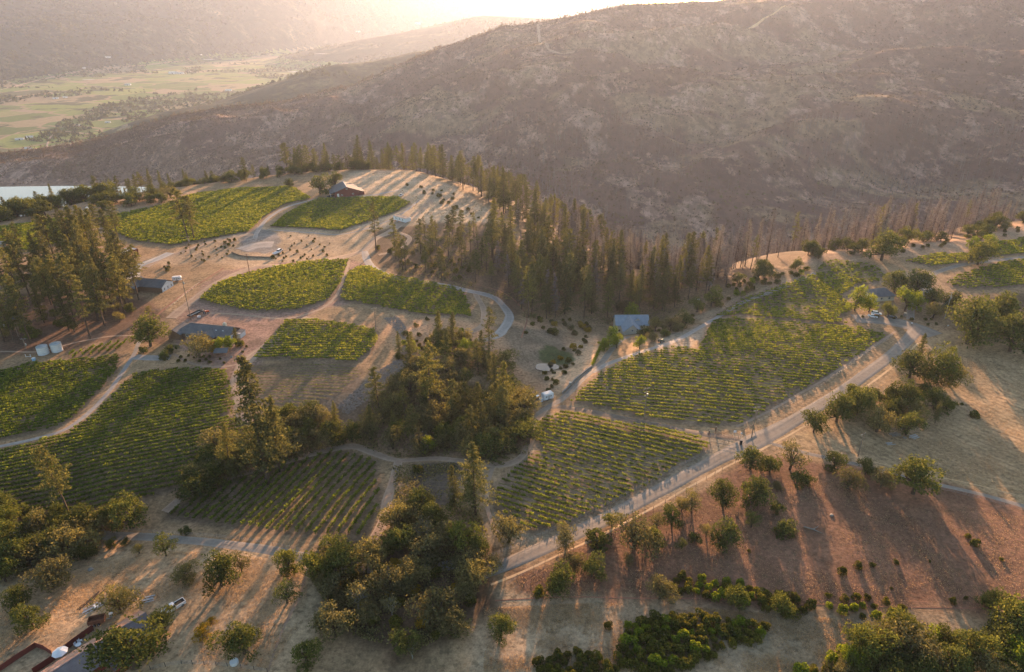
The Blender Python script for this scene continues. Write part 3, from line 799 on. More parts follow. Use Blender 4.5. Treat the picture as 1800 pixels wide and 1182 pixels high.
def rnd_unit(n, g):
    v = g.normal(size=(n, 3)); return v / np.linalg.norm(v, axis=1)[:, None]
def leaf_quads(C, size, g, bias=None, bw=.9, aspect=.65):
    n = len(C); nn = rnd_unit(n, g)
    if bias is not None:
        nn = nn + bias * bw; nn /= np.linalg.norm(nn, axis=1)[:, None] + 1e-9
    u = np.cross(nn, rnd_unit(n, g)); u /= np.linalg.norm(u, axis=1)[:, None] + 1e-9
    w = np.cross(nn, u)
    s = (np.asarray(size) * np.ones(n) * g.uniform(.6, 1.3, n))[:, None] / 2
    u = u * s; w = w * s * aspect
    v = np.stack([C - u - w * .5, C - w * .9 + u * .1, C + u + w * .3, C + w], 1).reshape(-1, 3)
    f = np.arange(n * 4).reshape(n, 4)
    return v, f
def tubes_np(segs, n=5):
    mb = MB()
    for pts, rad in segs: mb.tube(pts, rad, n, False)
    return mb

def make_oak(seed, W=10.0, H=8.5, nl=9, leafs=5600, size=.46, lobes_low=.14, mat=None, limbs=True):
    g = np.random.default_rng(seed); r_ = random.Random(seed)
    lobes = []
    nl += 4
    for i in range(nl):
        a = 2 * math.pi * (i + r_.uniform(-.45, .45)) / nl * (2 if i < nl - 2 else 3)
        rad = W * .5 * r_.uniform(.25, .80) if i < nl - 2 else W * .12
        z = H * r_.uniform(lobes_low - .02, .70) if i < nl - 2 else H * r_.uniform(.66, .76)
        lr = W * r_.uniform(.12, .27)
        lobes.append((rad * math.cos(a), rad * math.sin(a), z, lr, min(lr * r_.uniform(.75, 1.0), z * .8)))
    lobes.append((0, 0, H * .5, W * .27, H * .3))
    pts = []; bias = []; lf = []
    tot = sum(l[3] ** 2 for l in lobes)
    for (x, y, z, lr, lz) in lobes:
        k = int(leafs * lr * lr / tot)
        d = rnd_unit(k, g); rr_ = g.uniform(.35, 1.0, k) ** .45
        lump = 1 + .22 * np.sin(d[:, 0] * 5 + x) * np.cos(d[:, 1] * 6 + y) + .16 * np.sin(d[:, 2] * 9 + z)
        keep = d[:, 2] > -.75
        p = np.stack([x + d[:, 0] * lr * rr_ * lump, y + d[:, 1] * lr * rr_ * lump, z + d[:, 2] * lz * rr_ * lump], 1)[keep]
        pts.append(p); bias.append(d[keep]); lf.append(np.clip(g.normal(.42 + .12 * d[keep, 2] * 0, .24, keep.sum()), 0, 1))
    P = np.concatenate(pts); B = np.concatenate(bias)
    # holes
    hl = vnoise(P[:, 0] * .9 + seed, P[:, 1] * .9 + P[:, 2], seed)
    kp = hl > .26
    P, B, A = P[kp], B[kp], np.concatenate(lf)[kp]
    v, f = leaf_quads(P, size, g, B, .7)
    crown = np_mesh('oak_crown', v, f, mat or L_oak, fattr=A)
    segs = [([(0, 0, -.6), (.1, 0, H * .12), (.15, .1, H * .26)], [W * .042, W * .036, W * .03])]
    for (x, y, z, lr, lz) in lobes:
        segs.append(([(.15, .1, H * .2), (x * .4, y * .4, H * .2 + (z - H * .2) * .55), (x * .85, y * .85, z - lz * .2)], [W * .022, W * .016, W * .007]))
    return [('trunk', tubes_np(segs, 6).mesh('oak_trunk', M_bark, True)), ('crown', crown)], W, H

def make_conifer(seed, H=26.0, W=8.0, base=.25, nb=95, per=34, size=.62, clump=.0, mat=None, dens=1.0, power=.75):
    g = np.random.default_rng(seed)
    pts = []; lf = []; bi = []; segs = []
    lean = g.normal(0, .012, 2)
    for i in range(nb):
        t = base + (1 - base) * (i + g.uniform(0, 1)) / nb
        tt = (t - base) / (1 - base)
        L = W / 2 * (1 - tt) ** power * g.uniform(.5, 1.2) * min(1, .55 + tt * 4) + .35
        if g.uniform() < .12: L *= .5
        a = g.uniform(0, 2 * math.pi); z = t * H
        k = max(4, int(per * dens * (.3 + L / (W / 2))))
        s = g.uniform(.12 + .35 * clump, 1, k)
        sp = .09 * L + .25
        d = np.array([math.cos(a), math.sin(a)])
        px = d[0] * s * L + g.normal(0, sp, k) * (1 - .4 * s); py = d[1] * s * L + g.normal(0, sp, k) * (1 - .4 * s)
        droop = (.34 - .5 * tt) * L
        pz = z - droop * s ** 1.5 + .12 * L * s + g.normal(0, .22, k)
        pts.append(np.stack([px + lean[0] * z, py + lean[1] * z, pz], 1)); lf.append(np.clip(g.normal(.45, .25, k), 0, 1))
        bi.append(np.tile([d[0] * .3, d[1] * .3, .8], (k, 1)))
        if i % 3 == 0:
            segs.append(([(0, 0, z), (d[0] * L * .9, d[1] * L * .9, z - droop * .8)], [.07, .02]))
    P = np.concatenate(pts)
    v, f = leaf_quads(P, size, g, np.concatenate(bi), .55, .42)
    crown = np_mesh('conifer_crown', v, f, mat or L_pine, fattr=np.concatenate(lf))
    segs.insert(0, ([(0, 0, -1), (0, 0, H * .3), (lean[0] * H * .7, lean[1] * H * .7, H * .7), (lean[0] * H, lean[1] * H, H * .985)], [H * .014, H * .011, H * .006, .03]))
    return [('trunk', tubes_np(segs, 5).mesh('conifer_trunk', M_bark, True)), ('crown', crown)], W, H

def make_dead(seed, H=24.0, W=5.0, nb=120, per=7):
    g = np.random.default_rng(seed); pts = []; vs = []; A = []
    for i in range(nb):
        t = .22 + .77 * i / nb; tt = (t - .22) / .78
        L = W / 2 * (1 - tt) ** .7 * g.uniform(.5, 1.2) + .3
        a = g.uniform(0, 2 * math.pi); z = t * H; d = np.array([math.cos(a), math.sin(a), 0])
        end = d * L + np.array([0, 0, z - L * .25]); st = np.array([0, 0, z])
        side = np.cross(d, [0, 0, 1]); hw = .045
        vs += [st - side * hw, st + side * hw, end + side * .015, end - side * .015]; A.append(.2)
        for j in range(per):
            s = g.uniform(.25, 1); q0 = st + (end - st) * s
            q1 = q0 + (d * g.uniform(0, .5) + side * g.choice([-1, 1]) * g.uniform(.3, .8) + np.array([0, 0, -g.uniform(.2, .8)])) * (.35 + .3 * L)
            pw = rnd_unit(1, g)[0] * .11
            vs += [q0 - pw, q0 + pw, q1 + pw * .4, q1 - pw * .4]; A.append(g.uniform(.3, 1))
    v = np.array(vs); f = np.arange(len(v)).reshape(-1, 4)
    crown = np_mesh('bare_crown', v, f, L_dead, fattr=np.array(A))
    tr = tubes_np([([(0, 0, -1.5), (0, 0, H * .5), (0, 0, H)], [H * .0125, H * .008, .02])], 5)
    return [('trunk', tr.mesh('dead_trunk', M_char, True)), ('crown', crown)], W, H

def make_bare_oak(seed, W=9.0, H=7.5):
    r_ = random.Random(seed); segs = []; tips = []
    def grow(p, d, L, rad, lvl):
        q = p + d * L
        mid = (p + q) / 2 + Vector((r_.uniform(-1, 1), r_.uniform(-1, 1), r_.uniform(-.3, .6))) * L * .13
        segs.append(([p, mid, q], [rad, rad * .8, rad * .6]))
        if lvl == 0: tips.append(q); return
        for _ in range(4 if lvl > 2 else 3):
            nd = (d + Vector((r_.uniform(-1, 1), r_.uniform(-1, 1), r_.uniform(-.35, .55))) * .95).normalized()
            grow(q, nd, L * r_.uniform(.55, .8), rad * .55, lvl - 1)
    grow(Vector((0, 0, -.4)), Vector((.05, 0, 1)), H * .28, W * .036, 4)
    g = np.random.default_rng(seed)
    T = np.array([tuple(t) for t in tips]); T = T[g.choice(len(T), min(len(T), 200))]
    P = T.repeat(5, 0) + g.normal(0, .5, (len(T) * 5, 3))
    v, f = leaf_quads(P, .4, g, None)
    return [('trunk', tubes_np(segs, 4).mesh('bare_oak_limbs', M_lichen, True)), ('crown', np_mesh('thin_crown', v, f, L_grey, fattr=g.uniform(0, 1, len(f))))], W, H

def make_shrub(seed, W=3.0, H=2.0, n=750, size=.34, mat=None, nl=6):
    g = np.random.default_rng(seed); P = []; B = []
    for i in range(nl):
        a = g.uniform(0, 6.28); rd = W * .28 * g.uniform(.2, 1); lr = W * g.uniform(.16, .27)
        k = n // nl; d = rnd_unit(k, g); d[:, 2] = np.abs(d[:, 2]) * 1.0 - .15
        rr_ = g.uniform(.3, 1, k) ** .4
        P.append(np.stack([rd * math.cos(a) + d[:, 0] * lr * rr_, rd * math.sin(a) + d[:, 1] * lr * rr_, np.maximum(H * g.uniform(.3, .62) + d[:, 2] * H * .42 * rr_, .02)], 1)); B.append(d)
    # skirt
    k = n // 4; a = g.uniform(0, 6.28, k); rd = W * .4 * np.sqrt(g.uniform(0, 1, k))
    P.append(np.stack([rd * np.cos(a), rd * np.sin(a), g.uniform(0, H * .4, k)], 1)); B.append(np.stack([np.cos(a), np.sin(a), a * 0], 1))
    P = np.concatenate(P); B = np.concatenate(B)
    v, f = leaf_quads(P, size, g, B, .6)
    return np_mesh('shrub_leaves', v, f, mat or L_shrub, fattr=np.clip(g.normal(.45, .26, len(f)), 0, 1)), W, H

PROTO = {
    'oak': [make_oak(s, 10, 8.2 + (s % 3) * .6, 8 + s % 4) for s in range(101, 107)],
    'oakgrey': [make_oak(s, 10, 8.5, 9, 4600, .45, .17, L_grey) for s in range(111, 114)],
    'oakthin': [make_oak(s, 9, 9.0, 7, 2100, .45, .34, L_grey if s % 2 else L_oak) for s in range(121, 124)],
    'lime': [make_oak(s, 8, 10, 8, 3600, .48, .12, L_lime) for s in range(131, 133)],
    'gold': [make_oak(s, 7, 6, 8, 2600, .42, .12, L_gold) for s in range(135, 136)],
    'round': [make_oak(s, 6, 4.6, 7, 2600, .4, .05) for s in range(141, 143)],
    'fir': [make_conifer(s, 27, 12.5, .08 + .1 * (s % 2), 130, 50, .68, .1 * (s % 3), None, 1.0, .8) for s in range(151, 155)],
    'pine': [make_conifer(s, 27, 12.0, .28 + .07 * (s % 3), 78, 62, .72, .45, None, 1.0, .5) for s in range(161, 165)],
    'thinpine': [make_conifer(s, 27, 8.0, .38, 52, 36, .66, .5, None, 1.0, .55) for s in range(171, 173)],
    'brownpine': [make_conifer(s, 26, 8.5, .18, 95, 26, .55, .2, L_dead) for s in range(175, 178)],
    'dead': [make_dead(s, 24 + s % 3, 6.0 + 1.3 * (s % 3), 140, 13) for s in range(181, 187)],
    'bare': [make_bare_oak(s) for s in range(191, 193)],
}
NAMES = {'oak': ('oak_tree', 'oak tree'), 'oakgrey': ('pale_oak', 'pale oak'), 'oakthin': ('pale_oak', 'pale oak'), 'lime': ('leafy_tree', 'leafy tree'), 'gold': ('golden_tree', 'small tree'), 'round': ('round_tree', 'small tree'),
         'fir': ('fir_tree', 'fir tree'), 'pine': ('pine_tree', 'pine tree'), 'thinpine': ('pine_tree', 'pine tree'), 'brownpine': ('scorched_pine', 'scorched pine'), 'dead': ('dead_conifer', 'dead conifer'), 'bare': ('bare_oak', 'bare oak')}
SHR = [make_shrub(s) for s in range(201, 206)]
SHRL = [make_shrub(s, 3, 2.2, 700, .34, L_lime) for s in (211,)]
SHRG = [make_shrub(s, 3, 2.0, 600, .32, L_grey) for s in (215, 216)]
SHRO = [make_shrub(s, 3, 1.6, 600, .32, L_gold) for s in (218,)]
COUNT = {}
def put_tree(kind, p, scale, label, group=None, rz=None, seed=None):
    """scale: (horizontal metres, height metres)"""
    v = PROTO[kind]; i = COUNT.get(kind, 0); COUNT[kind] = i + 1
    parts, W, H = v[(i * 7 + i // 3) % len(v)]
    nm, cat = NAMES[kind]
    o = thing(nm, label, cat, tuple(p), random.uniform(0, 6.28) if rz is None else rz, group)
    kx = random.uniform(.88, 1.14); o.scale = (scale[0] / W * kx, scale[0] / W / kx, scale[1] / H * random.uniform(.92, 1.1)); o.rotation_euler.x = random.gauss(0, .03); o.rotation_euler.y = random.gauss(0, .03)
    for pn, me in parts:
        c = bpy.data.objects.new(pn, me); c.parent = o; col.objects.link(c)
    return o
SHRUBS = []
def put_shrub(p, w, label, group=None, kind=None, flat=1.0):
    SHRUBS.append((tuple(p), w, label, group, kind, flat))
def flush_shrubs(cap=292):
    order = sorted(SHRUBS, key=lambda s: (s[3] is None, s[1] / math.hypot(s[0][0], s[0][1])), reverse=True)
    rv, rf_, ra, b = [], [], [], 0
    for i, (p, w, label, group, kind, flat) in enumerate(order):
        me, W, H = random.choice({None: SHR, 'lime': SHRL, 'grey': SHRG, 'gold': SHRO}[kind])
        rz, sc = random.uniform(0, 6.28), (w / W, w / W * random.uniform(.8, 1.2), w / W * flat * random.uniform(.8, 1.15))
        if i < cap:
            tag(link('shrub', me, None, p, rz, sc), label, 'shrub', group)
        else:
            v = np.empty(len(me.vertices) * 3, np.float32); me.vertices.foreach_get('co', v); v = v.reshape(-1, 3) * np.array(sc)
            c_, s_ = math.cos(rz), math.sin(rz); v = np.column_stack([v[:, 0] * c_ - v[:, 1] * s_, v[:, 0] * s_ + v[:, 1] * c_, v[:, 2]]) + np.array(p)
            rv.append(v); n_ = len(v); rf_.append(np.arange(n_).reshape(-1, 4) + b); b += n_
    if rv:
        F_ = np.concatenate(rf_)
        tag(link('brush', np_mesh('brush', np.concatenate(rv), F_, L_shrub, fattr=np.random.default_rng(1).uniform(0, .9, len(F_)))), 'small brush scattered through woods and banks', 'brush', None, 'stuff')
def mpp(P):          # metres per photo pixel at a world point (across the view)
    d = Vector(P) - Vector((0, 0, CAM_H)); return d.dot(Vector((0, CP, -SP))) / F
def tree(kind, x, y, size, label, group=None, ratio=None):
    """oaks: x,y = crown centre, size = crown width in px.  conifers: x,y = foot, size = height in px"""
    if kind in ('fir', 'pine', 'thinpine', 'brownpine', 'dead'):
        p = g1(x, y); dep = math.atan2(CAM_H - p.z, math.hypot(p.x, p.y))
        h = size * mpp(p) / math.cos(dep); H = PROTO[kind][0][2]; W = PROTO[kind][0][1]
        return put_tree(kind, p, (W * h / H * (ratio or 1), h), label, group)
    p = g1(x, y); w = (.9 if x < 620 and y > 900 else (.84 if x > 1450 and y > 1050 else .98)) * size * mpp(p); H = PROTO[kind][0][2]; W = PROTO[kind][0][1]
    h = w * H / W * (ratio or 1); dep = math.atan2(CAM_H - p.z, math.hypot(p.x, p.y))
    p = g1(x, y + .55 * h * math.cos(dep) / mpp(p))
    return put_tree(kind, p, (w, h), label, group)

# ---- trees one can point at
for t in [
    ('pine', 125, 912, 118, 'tall bushy pine standing alone in the lower left vineyard edge'),
    ('oak', 35, 1050, 62, 'olive oak at the left edge of the dry clearing'),
    ('oak', 58, 1080, 64, 'rounder oak just below its twin at the left edge of the clearing'),
    ('oak', 238, 1132, 128, 'largest oak, overhanging the rusty roofed shed'),
    ('oak', 290, 1086, 52, 'small oak in front of the white pickup'),
    ('oak', 430, 1122, 84, 'dark round oak right of the golden sapling'),
    ('oakgrey', 212, 1052, 74, 'greyish oak shading the scrap pile'),
    ('gold', 358, 1110, 40, 'golden green sapling in the dry grass below the pickup'),
    ('gold', 372, 1090, 20, 'little golden sapling touching the larger golden one'),
    ('oak', 390, 1000, 84, 'leaning oak with two crowns at the road bend'),
    ('oakthin', 425, 990, 44, 'thin branch end of oak beside the leaning oak'),
    ('oakgrey', 327, 1005, 52, 'grey green oak left of the leaning oak'),
    ('oakthin', 292, 958, 50, 'sparse oak on the lower verge of the shaded road'),
    ('oakthin', 245, 962, 28, 'smallest sparse oak under the shaded road'),
    ('round', 327, 931, 24, 'round dark bushy tree above the shaded road'),
    ('oak', 508, 985, 56, 'oak straddling the lower edge of the shaded road'),
    ('oakthin', 505, 1040, 56, 'twisted thin oak in the sunny streaks below the road'),
    ('oak', 235, 895, 78, 'broad oak under the lower left vineyard'),
    ('oak', 195, 905, 50, 'oak squeezed between the pine and the broad oak'),
    ('round', 45, 893, 34, 'round dark tree at the left end of the bottom woods'),
    ('oakthin', 75, 912, 60, 'pale thin oak beside the round dark tree'),
    ('oak', 25, 930, 70, 'oak at the left frame edge beside the shaded road'),
    ('oak', 40, 965, 78, 'dense oak over the left end of the shaded road'),
    ('oakgrey', 125, 945, 72, 'grey oak on the road shoulder at left'),
    ('oak', 152, 967, 44, 'small dense oak below the grey shoulder oak'),
    ('oakgrey', 100, 1000, 86, 'low wide grey oak in the left clearing'),
    ('oak', 10, 1000, 60, 'oak cut by the left frame edge above the clearing'),
    ('round', 197, 953, 26, 'small dark tree beside the shaded road'),
    ('oak', 222, 950, 20, 'tiny oak between two sparse oaks at the road'),
    ('oak', 598, 985, 84, 'big bright topped oak where the shaded road disappears'),
    ('oakgrey', 655, 970, 80, 'big oak just right of the bright topped oak'),
    ('oak', 560, 990, 66, 'dark side oak at the left of the big roadside oaks'),
    ('oakgrey', 685, 1020, 74, 'grey oak beneath the two big roadside oaks'),
    ('bare', 632, 1048, 76, 'lichen grey leafless oak in the middle of the bottom woods'),
    ('oakgrey', 650, 1075, 56, 'leafy oak behind the lichen grey oak'),
    ('oakgrey', 590, 1095, 86, 'silvery oak at the lower left of the bottom woods'),
    ('bare', 575, 1085, 56, 'half dead oak tangled in the silvery oak'),
    ('oak', 540, 1145, 62, 'dark oak at the bottom edge left of centre'),
    ('oakgrey', 768, 1062, 92, 'largest grey green oak of the bottom woods'),
    ('oakgrey', 800, 1100, 66, 'pale oak leaning out of the largest grey green oak'),
    ('bare', 725, 1140, 60, 'dark twiggy dead tree in the lower clearing'),
    ('oak', 712, 1130, 58, 'low dense oak around the twiggy dead tree'),
    ('oakgrey', 730, 1000, 62, 'grey oak over the hidden stretch of road'),
    ('bare', 690, 1066, 60, 'pale leafless oak in the heart of the bottom woods'),
    ('oakgrey', 838, 1005, 74, 'feathery pale oak at the foot of the sunlit road'),
    ('oak', 880, 1102, 54, 'small oak standing alone in the lower clearing'),
    ('oakgrey', 700, 905, 74, 'pale oak beside the small dirt loop'),
    ('bare', 755, 925, 74, 'silver dead oak among the trees above the road'),
    ('oak', 745, 880, 60, 'oak under the fenced dirt loop'),
    ('oak', 700, 945, 62, 'oak left of the silver dead oak'),
    ('oak', 815, 940, 66, 'dense oak right of the silver dead oak'),
    ('fir', 836, 905, 128, 'tall pale fir between the dirt loop and the gate vineyard'),
    ('fir', 800, 900, 70, 'short dark fir beside the tall pale fir'),
    ('oakgrey', 722, 892, 54, 'pale oak at the left of the small dirt loop'),
    ('oak', 762, 905, 56, 'oak below the small dirt loop'),
    ('oakgrey', 790, 935, 52, 'grey oak below the tall pale fir'),
    ('oak', 842, 960, 52, 'oak standing over the start of the sunlit road'),
    ('oakthin', 868, 990, 40, 'thin oak at the mouth of the sunlit road'),
    ('oakgrey', 895, 930, 66, 'greyish oak at the lower corner of the gate vineyard'),
    ('oakgrey', 995, 943, 50, 'round pale oak standing on the edge of the sunlit road'),
    ('oak', 980, 1018, 62, 'dense oak at the lower left corner of the red field'),
    ('oak', 1040, 995, 50, 'oak right of the dense corner oak'),
    ('oakgrey', 1010, 985, 46, 'pale oak tucked behind the two corner oaks'),
    ('oak', 1075, 912, 34, 'slim oak beside the road verge above the red field'),
    ('oakgrey', 1115, 935, 84, 'wide grey oak in the upper red field'),
    ('oak', 1150, 945, 46, 'oak touching the wide grey oak on its right'),
    ('oak', 1180, 905, 46, 'bright oak below the road in the red field'),
    ('oakthin', 1215, 878, 44, 'thin oak next to the bright oak'),
    ('oak', 1272, 938, 56, 'oak with a bent limb in the middle of the red field'),
    ('round', 1220, 945, 28, 'drooping small tree left of the bent limb oak'),
    ('oak', 1270, 870, 50, 'oak in the row under the road, third from the junction'),
    ('oak', 1322, 862, 58, 'broad oak in the row under the road junction'),
    ('oak', 1318, 803, 52, 'dark oak at the road junction'),
    ('oak', 1352, 812, 42, 'oak right of the dark junction oak'),
    ('oakthin', 1388, 800, 56, 'airy oak where the side road leaves'),
    ('oak', 1400, 835, 38, 'low oak below the airy oak'),
    ('round', 1377, 927, 46, 'round solitary tree in the red field'),
    ('oak', 1430, 742, 42, 'small oak at the left tip of the roadside clump'),
    ('oak', 1470, 715, 62, 'oak at the left of the roadside clump'),
    ('oak', 1505, 700, 64, 'tallest oak of the roadside clump'),
    ('oakgrey', 1540, 735, 60, 'grey oak in the roadside clump'),
    ('oak', 1580, 690, 56, 'oak behind the roadside clump'),
    ('oakgrey', 1600, 715, 50, 'pale topped oak in the right half of the clump'),
    ('oak', 1592, 745, 46, 'low oak at the right foot of the clump'),
    ('oak', 1640, 700, 44, 'low dark oak at the right end of the clump'),
    ('round', 1663, 708, 30, 'last round tree at the tip of the clump'),
    ('fir', 1643, 745, 40, 'small pale cypress at the right end of the clump'),
    ('oak', 1598, 635, 62, 'left oak of the dark thicket beside the upper road'),
    ('fir', 1612, 645, 58, 'sunlit golden fir in the dark thicket'),
    ('oak', 1645, 640, 70, 'middle oak of the dark thicket'),
    ('oakgrey', 1668, 655, 56, 'right oak of the dark thicket'),
    ('oak', 1466, 805, 42, 'oak beside the side road, nearest the junction'),
    ('oak', 1520, 820, 36, 'slim oak in the row along the side road'),
    ('oakgrey', 1548, 838, 48, 'grey oak in the row along the side road'),
    ('oak', 1604, 832, 84, 'spreading oak with visible limbs beside the side road'),
    ('oakgrey', 1490, 840, 50, 'smoky grey tree behind the side road row'),
    ('oak', 1290, 1043, 50, 'light green round oak among the bottom shrubs'),
    ('oakgrey', 1160, 1035, 54, 'grey oak at the left end of the shrub strip'),
    ('oak', 1375, 1060, 48, 'oak at the right end of the shrub strip'),
    ('oak', 1700, 565, 84, 'dense oak mass left, at the right frame side'),
    ('oak', 1745, 545, 76, 'dense oak behind the right frame mass'),
    ('oak', 1775, 580, 80, 'dense oak mass at the right frame edge'),
    ('fir', 1775, 590, 44, 'small pale fir in front of the right frame oaks'),
    ('oak', 1785, 1080, 110, 'big oak at the bottom right frame edge'),
    ('lime', 1760, 1130, 66, 'bright leafy tree at the bottom right'),
    ('oak', 1700, 1130, 96, 'round crowned oak second from the bottom right'),
    ('oak', 1655, 1120, 60, 'upright oak left of the round crowned oak'),
    ('oakgrey', 1560, 1135, 76, 'grey green oak at the left of the bottom right woods'),
    ('oak', 1605, 1118, 56, 'oak in the bottom right woods under the shrubs'),
    ('oak', 1500, 1160, 60, 'low oak at the bottom edge right of centre'),
    ('oakgrey', 1640, 1165, 70, 'grey oak touching the bottom frame edge'),
    ('oak', 1740, 1050, 50, 'small oak above the big bottom right oak'),
    ('oak', 1590, 1170, 50, 'oak cut by the bottom frame edge'),
    ('oak', 1790, 1165, 70, 'oak in the bottom right frame corner'),
    ('pine', 331, 421, 84, 'left trunk of the tall pine pair by the long vineyard'),
    ('pine', 341, 421, 78, 'right trunk of the tall pine pair by the long vineyard'),
    ('oak', 265, 578, 66, 'large pale oak left of the ranch house'),
    ('oakgrey', 352, 606, 56, 'pale garden oak in front of the ranch house'),
    ('gold', 378, 612, 26, 'golden tree in the ranch house garden'),
    ('lime', 388, 604, 24, 'small lime tree beside the golden garden tree'),
    ('lime', 404, 600, 24, 'lime green tree near the garden shelter'),
    ('fir', 418, 604, 30, 'narrow cypress at the ranch house gable'),
    ('round', 252, 614, 20, 'clipped round bush tree beside the gravel parking'),
    ('round', 290, 622, 24, 'blue green round tree at the garden drive'),
    ('round', 303, 612, 24, 'blue green tree behind its twin at the garden drive'),
    ('lime', 1072, 588, 32, 'yellow green tree at the left of the blue roofed house'),
    ('lime', 1084, 598, 24, 'second yellow green tree by the blue roofed house'),
    ('lime', 1062, 603, 24, 'lowest yellow green tree on the driveway side of the blue roofed house'),
    ('oakgrey', 1146, 590, 24, 'low pale tree between the cream gable and the gravel track'),
    ('round', 1168, 584, 20, 'small dark round tree on the gravel track bank'),
    ('oakgrey', 1192, 574, 22, 'pale small tree right of the small dark round one'),
    ('oakgrey', 1095, 535, 36, 'grey tree at the wood edge above the blue roof'),
    ('lime', 1112, 547, 34, 'bright tree behind the blue roofed house'),
    ('lime', 1124, 600, 22, 'tree in front of the beige gable'),
    ('oakgrey', 1152, 570, 30, 'pale tree right of the blue roofed house'),
    ('round', 1133, 582, 26, 'dark tree close to the blue roofed house gable'),
    ('oakgrey', 1178, 568, 34, 'grey tree above the gravel track'),
    ('oak', 1200, 560, 34, 'oak where the gravel track meets the wood'),
    ('oak', 1250, 520, 40, 'oak above the bend of the gravel track'),
    ('oak', 1225, 535, 30, 'oak beside the white cart on the gravel track'),
    ('lime', 1502, 522, 38, 'yellow green tree left of the white cars house'),
    ('lime', 1527, 530, 30, 'second yellow green tree above the white cars'),
    ('lime', 1590, 520, 42, 'tall yellow green tree by the gate road'),
    ('lime', 1610, 525, 30, 'yellow green tree right of the tall one at the gate road'),
    ('oak', 1572, 492, 46, 'dark oak behind the right house, left one'),
    ('oak', 1610, 495, 50, 'dark oak behind the right house, right one'),
    ('oak', 1638, 518, 34, 'dark oak beside the blue grey road'),
    ('oak', 1560, 545, 28, 'low oak over the parked black car'),
    ('oakgrey', 1640, 545, 34, 'pale oak by the gate pillar'),
    ('oak', 1668, 530, 42, 'oak behind the tall pole on the right'),
    ('oak', 1549, 430, 58, 'biggest oak on the far rim behind the hazy vineyard'),
    ('fir', 1541, 432, 42, 'dark pointed fir beside the biggest rim oak'),
    ('oak', 1718, 440, 52, 'wide oak on the far rim over the narrow vineyard'),
    ('lime', 1708, 425, 24, 'lit slender tree on the far rim'),
    ('lime', 1737, 420, 24, 'second lit slender tree on the far rim'),
    ('oak', 563, 322, 40, 'olive oak left of the red barn'),
    ('oak', 590, 318, 28, 'olive oak directly behind the red barn'),
    ('oak', 510, 320, 20, 'small oak at the far corner of the long vineyard'),
    ('thinpine', 661, 441, 82, 'tall sparse pine in front of the barn vineyard'),
    ('thinpine', 696, 456, 74, 'second sparse pine below the white trailer'),
    ('thinpine', 708, 478, 60, 'leaning sparse pine at the wood edge'),
    ('thinpine', 860, 645, 105, 'tall thin pine at the head of the ravine'),
    ('fir', 885, 745, 108, 'tallest fir on the lower rim of the ravine'),
    ('fir', 472, 852, 190, 'tallest fir of all, left of the ravine'),
    ('fir', 492, 830, 120, 'slimmer fir beside the tallest fir'),
    ('fir', 408, 838, 90, 'fir at the right end of the lower left vineyard'),
    ('oakthin', 548, 720, 44, 'light bushy pine like tree above the rock strip'),
    ('pine', 755, 735, 120, 'open crowned pine in the middle of the ravine'),
    ('thinpine', 712, 735, 60, 'short pine left of the open crowned pine'),
]:
    tree(*t)

# ---- groves: nothing tells their members apart
def in_poly(px_poly, n, mind, seed, z=None):
    g = np.random.default_rng(seed)
    P = resolve(px_poly) if z is None else poly_world(px_poly, z)
    lo, hi = P.min(0), P.max(0); out = []
    tries = 0
    while len(out) < n and tries < 60:
        c = g.uniform(lo, hi, (400, 2)); c = c[inside(P, c[:, 0], c[:, 1])]
        for q_ in c:
            if len(out) >= n: break
            if all((q_[0] - o[0]) ** 2 + (q_[1] - o[1]) ** 2 > mind * mind for o in out): out.append(q_)
        tries += 1
    out = np.array(out)
    return np.column_stack([out, height(out[:, 0], out[:, 1])])
def along_edge(px_line, off, n, seed, z=0, jit=1.0):
    g = np.random.default_rng(seed)
    L = smooth_line(poly_world(px_line, z), 4.0)
    i = np.sort(g.uniform(0, len(L) - 1.01, n)); k = i.astype(int); fr = (i - k)[:, None]
    p = L[k] * (1 - fr) + L[k + 1] * fr
    t = L[k + 1] - L[k]; t /= np.linalg.norm(t, axis=1)[:, None]
    nr = np.stack([-t[:, 1], t[:, 0]], 1)
    p = p + nr * g.uniform(off[0], off[1], n)[:, None] + g.normal(0, jit, (n, 2))
    return np.column_stack([p, height(p[:, 0], p[:, 1])])
def grove(pts, kinds, hrange, label, group, seed=0, wr=1.0):
    r_ = random.Random(seed)
    ks = [k for k, w in kinds for _ in range(w)]
    for p in pts:
        k = r_.choice(ks); h = r_.uniform(*hrange)
        W, H = PROTO[k][0][1:]
        if k.startswith('oak') or k in ('round', 'lime', 'bare', 'gold'):
            h2 = r_.uniform(.42, .66) * (hrange[0] + hrange[1]) / 2 if hrange[1] > 16 else h
            w = h2 * W / H * r_.uniform(.9, 1.25); hh = h2
        else: hh = h; w = W * h / H * wr * r_.uniform(.85, 1.15)
        lab = label[k] if isinstance(label, dict) else label
        put_tree(k, p, (w, hh), lab, group)
grove(in_poly([(-20, 500), (60, 470), (150, 440), (215, 470), (260, 520), (270, 560), (230, 585), (150, 600), (60, 610), (-20, 600)], 62, 5.6, 1), [('pine', 4), ('fir', 2), ('thinpine', 1)], (22, 33),
      'tall conifer in the dark grove left of the ranch house', 'conifers of the grove left of the ranch house', 1)
grove(in_poly([(-20, 470), (30, 455), (120, 445), (200, 440), (215, 420), (180, 410), (60, 440), (-20, 455)], 9, 9, 2), [('pine', 2), ('fir', 1)], (20, 27), 'pine at the back of the left grove beside the far left vineyard', 'pines at the back of the left grove', 2)
grove(in_poly([(0, 625), (40, 600), (120, 590), (230, 575), (280, 545), (270, 530), (100, 560), (0, 580)], 10, 6, 3), [('oakthin', 2), ('round', 1)], (4, 8), 'small understorey tree at the foot of the left conifer grove', 'understorey trees of the left grove', 3)
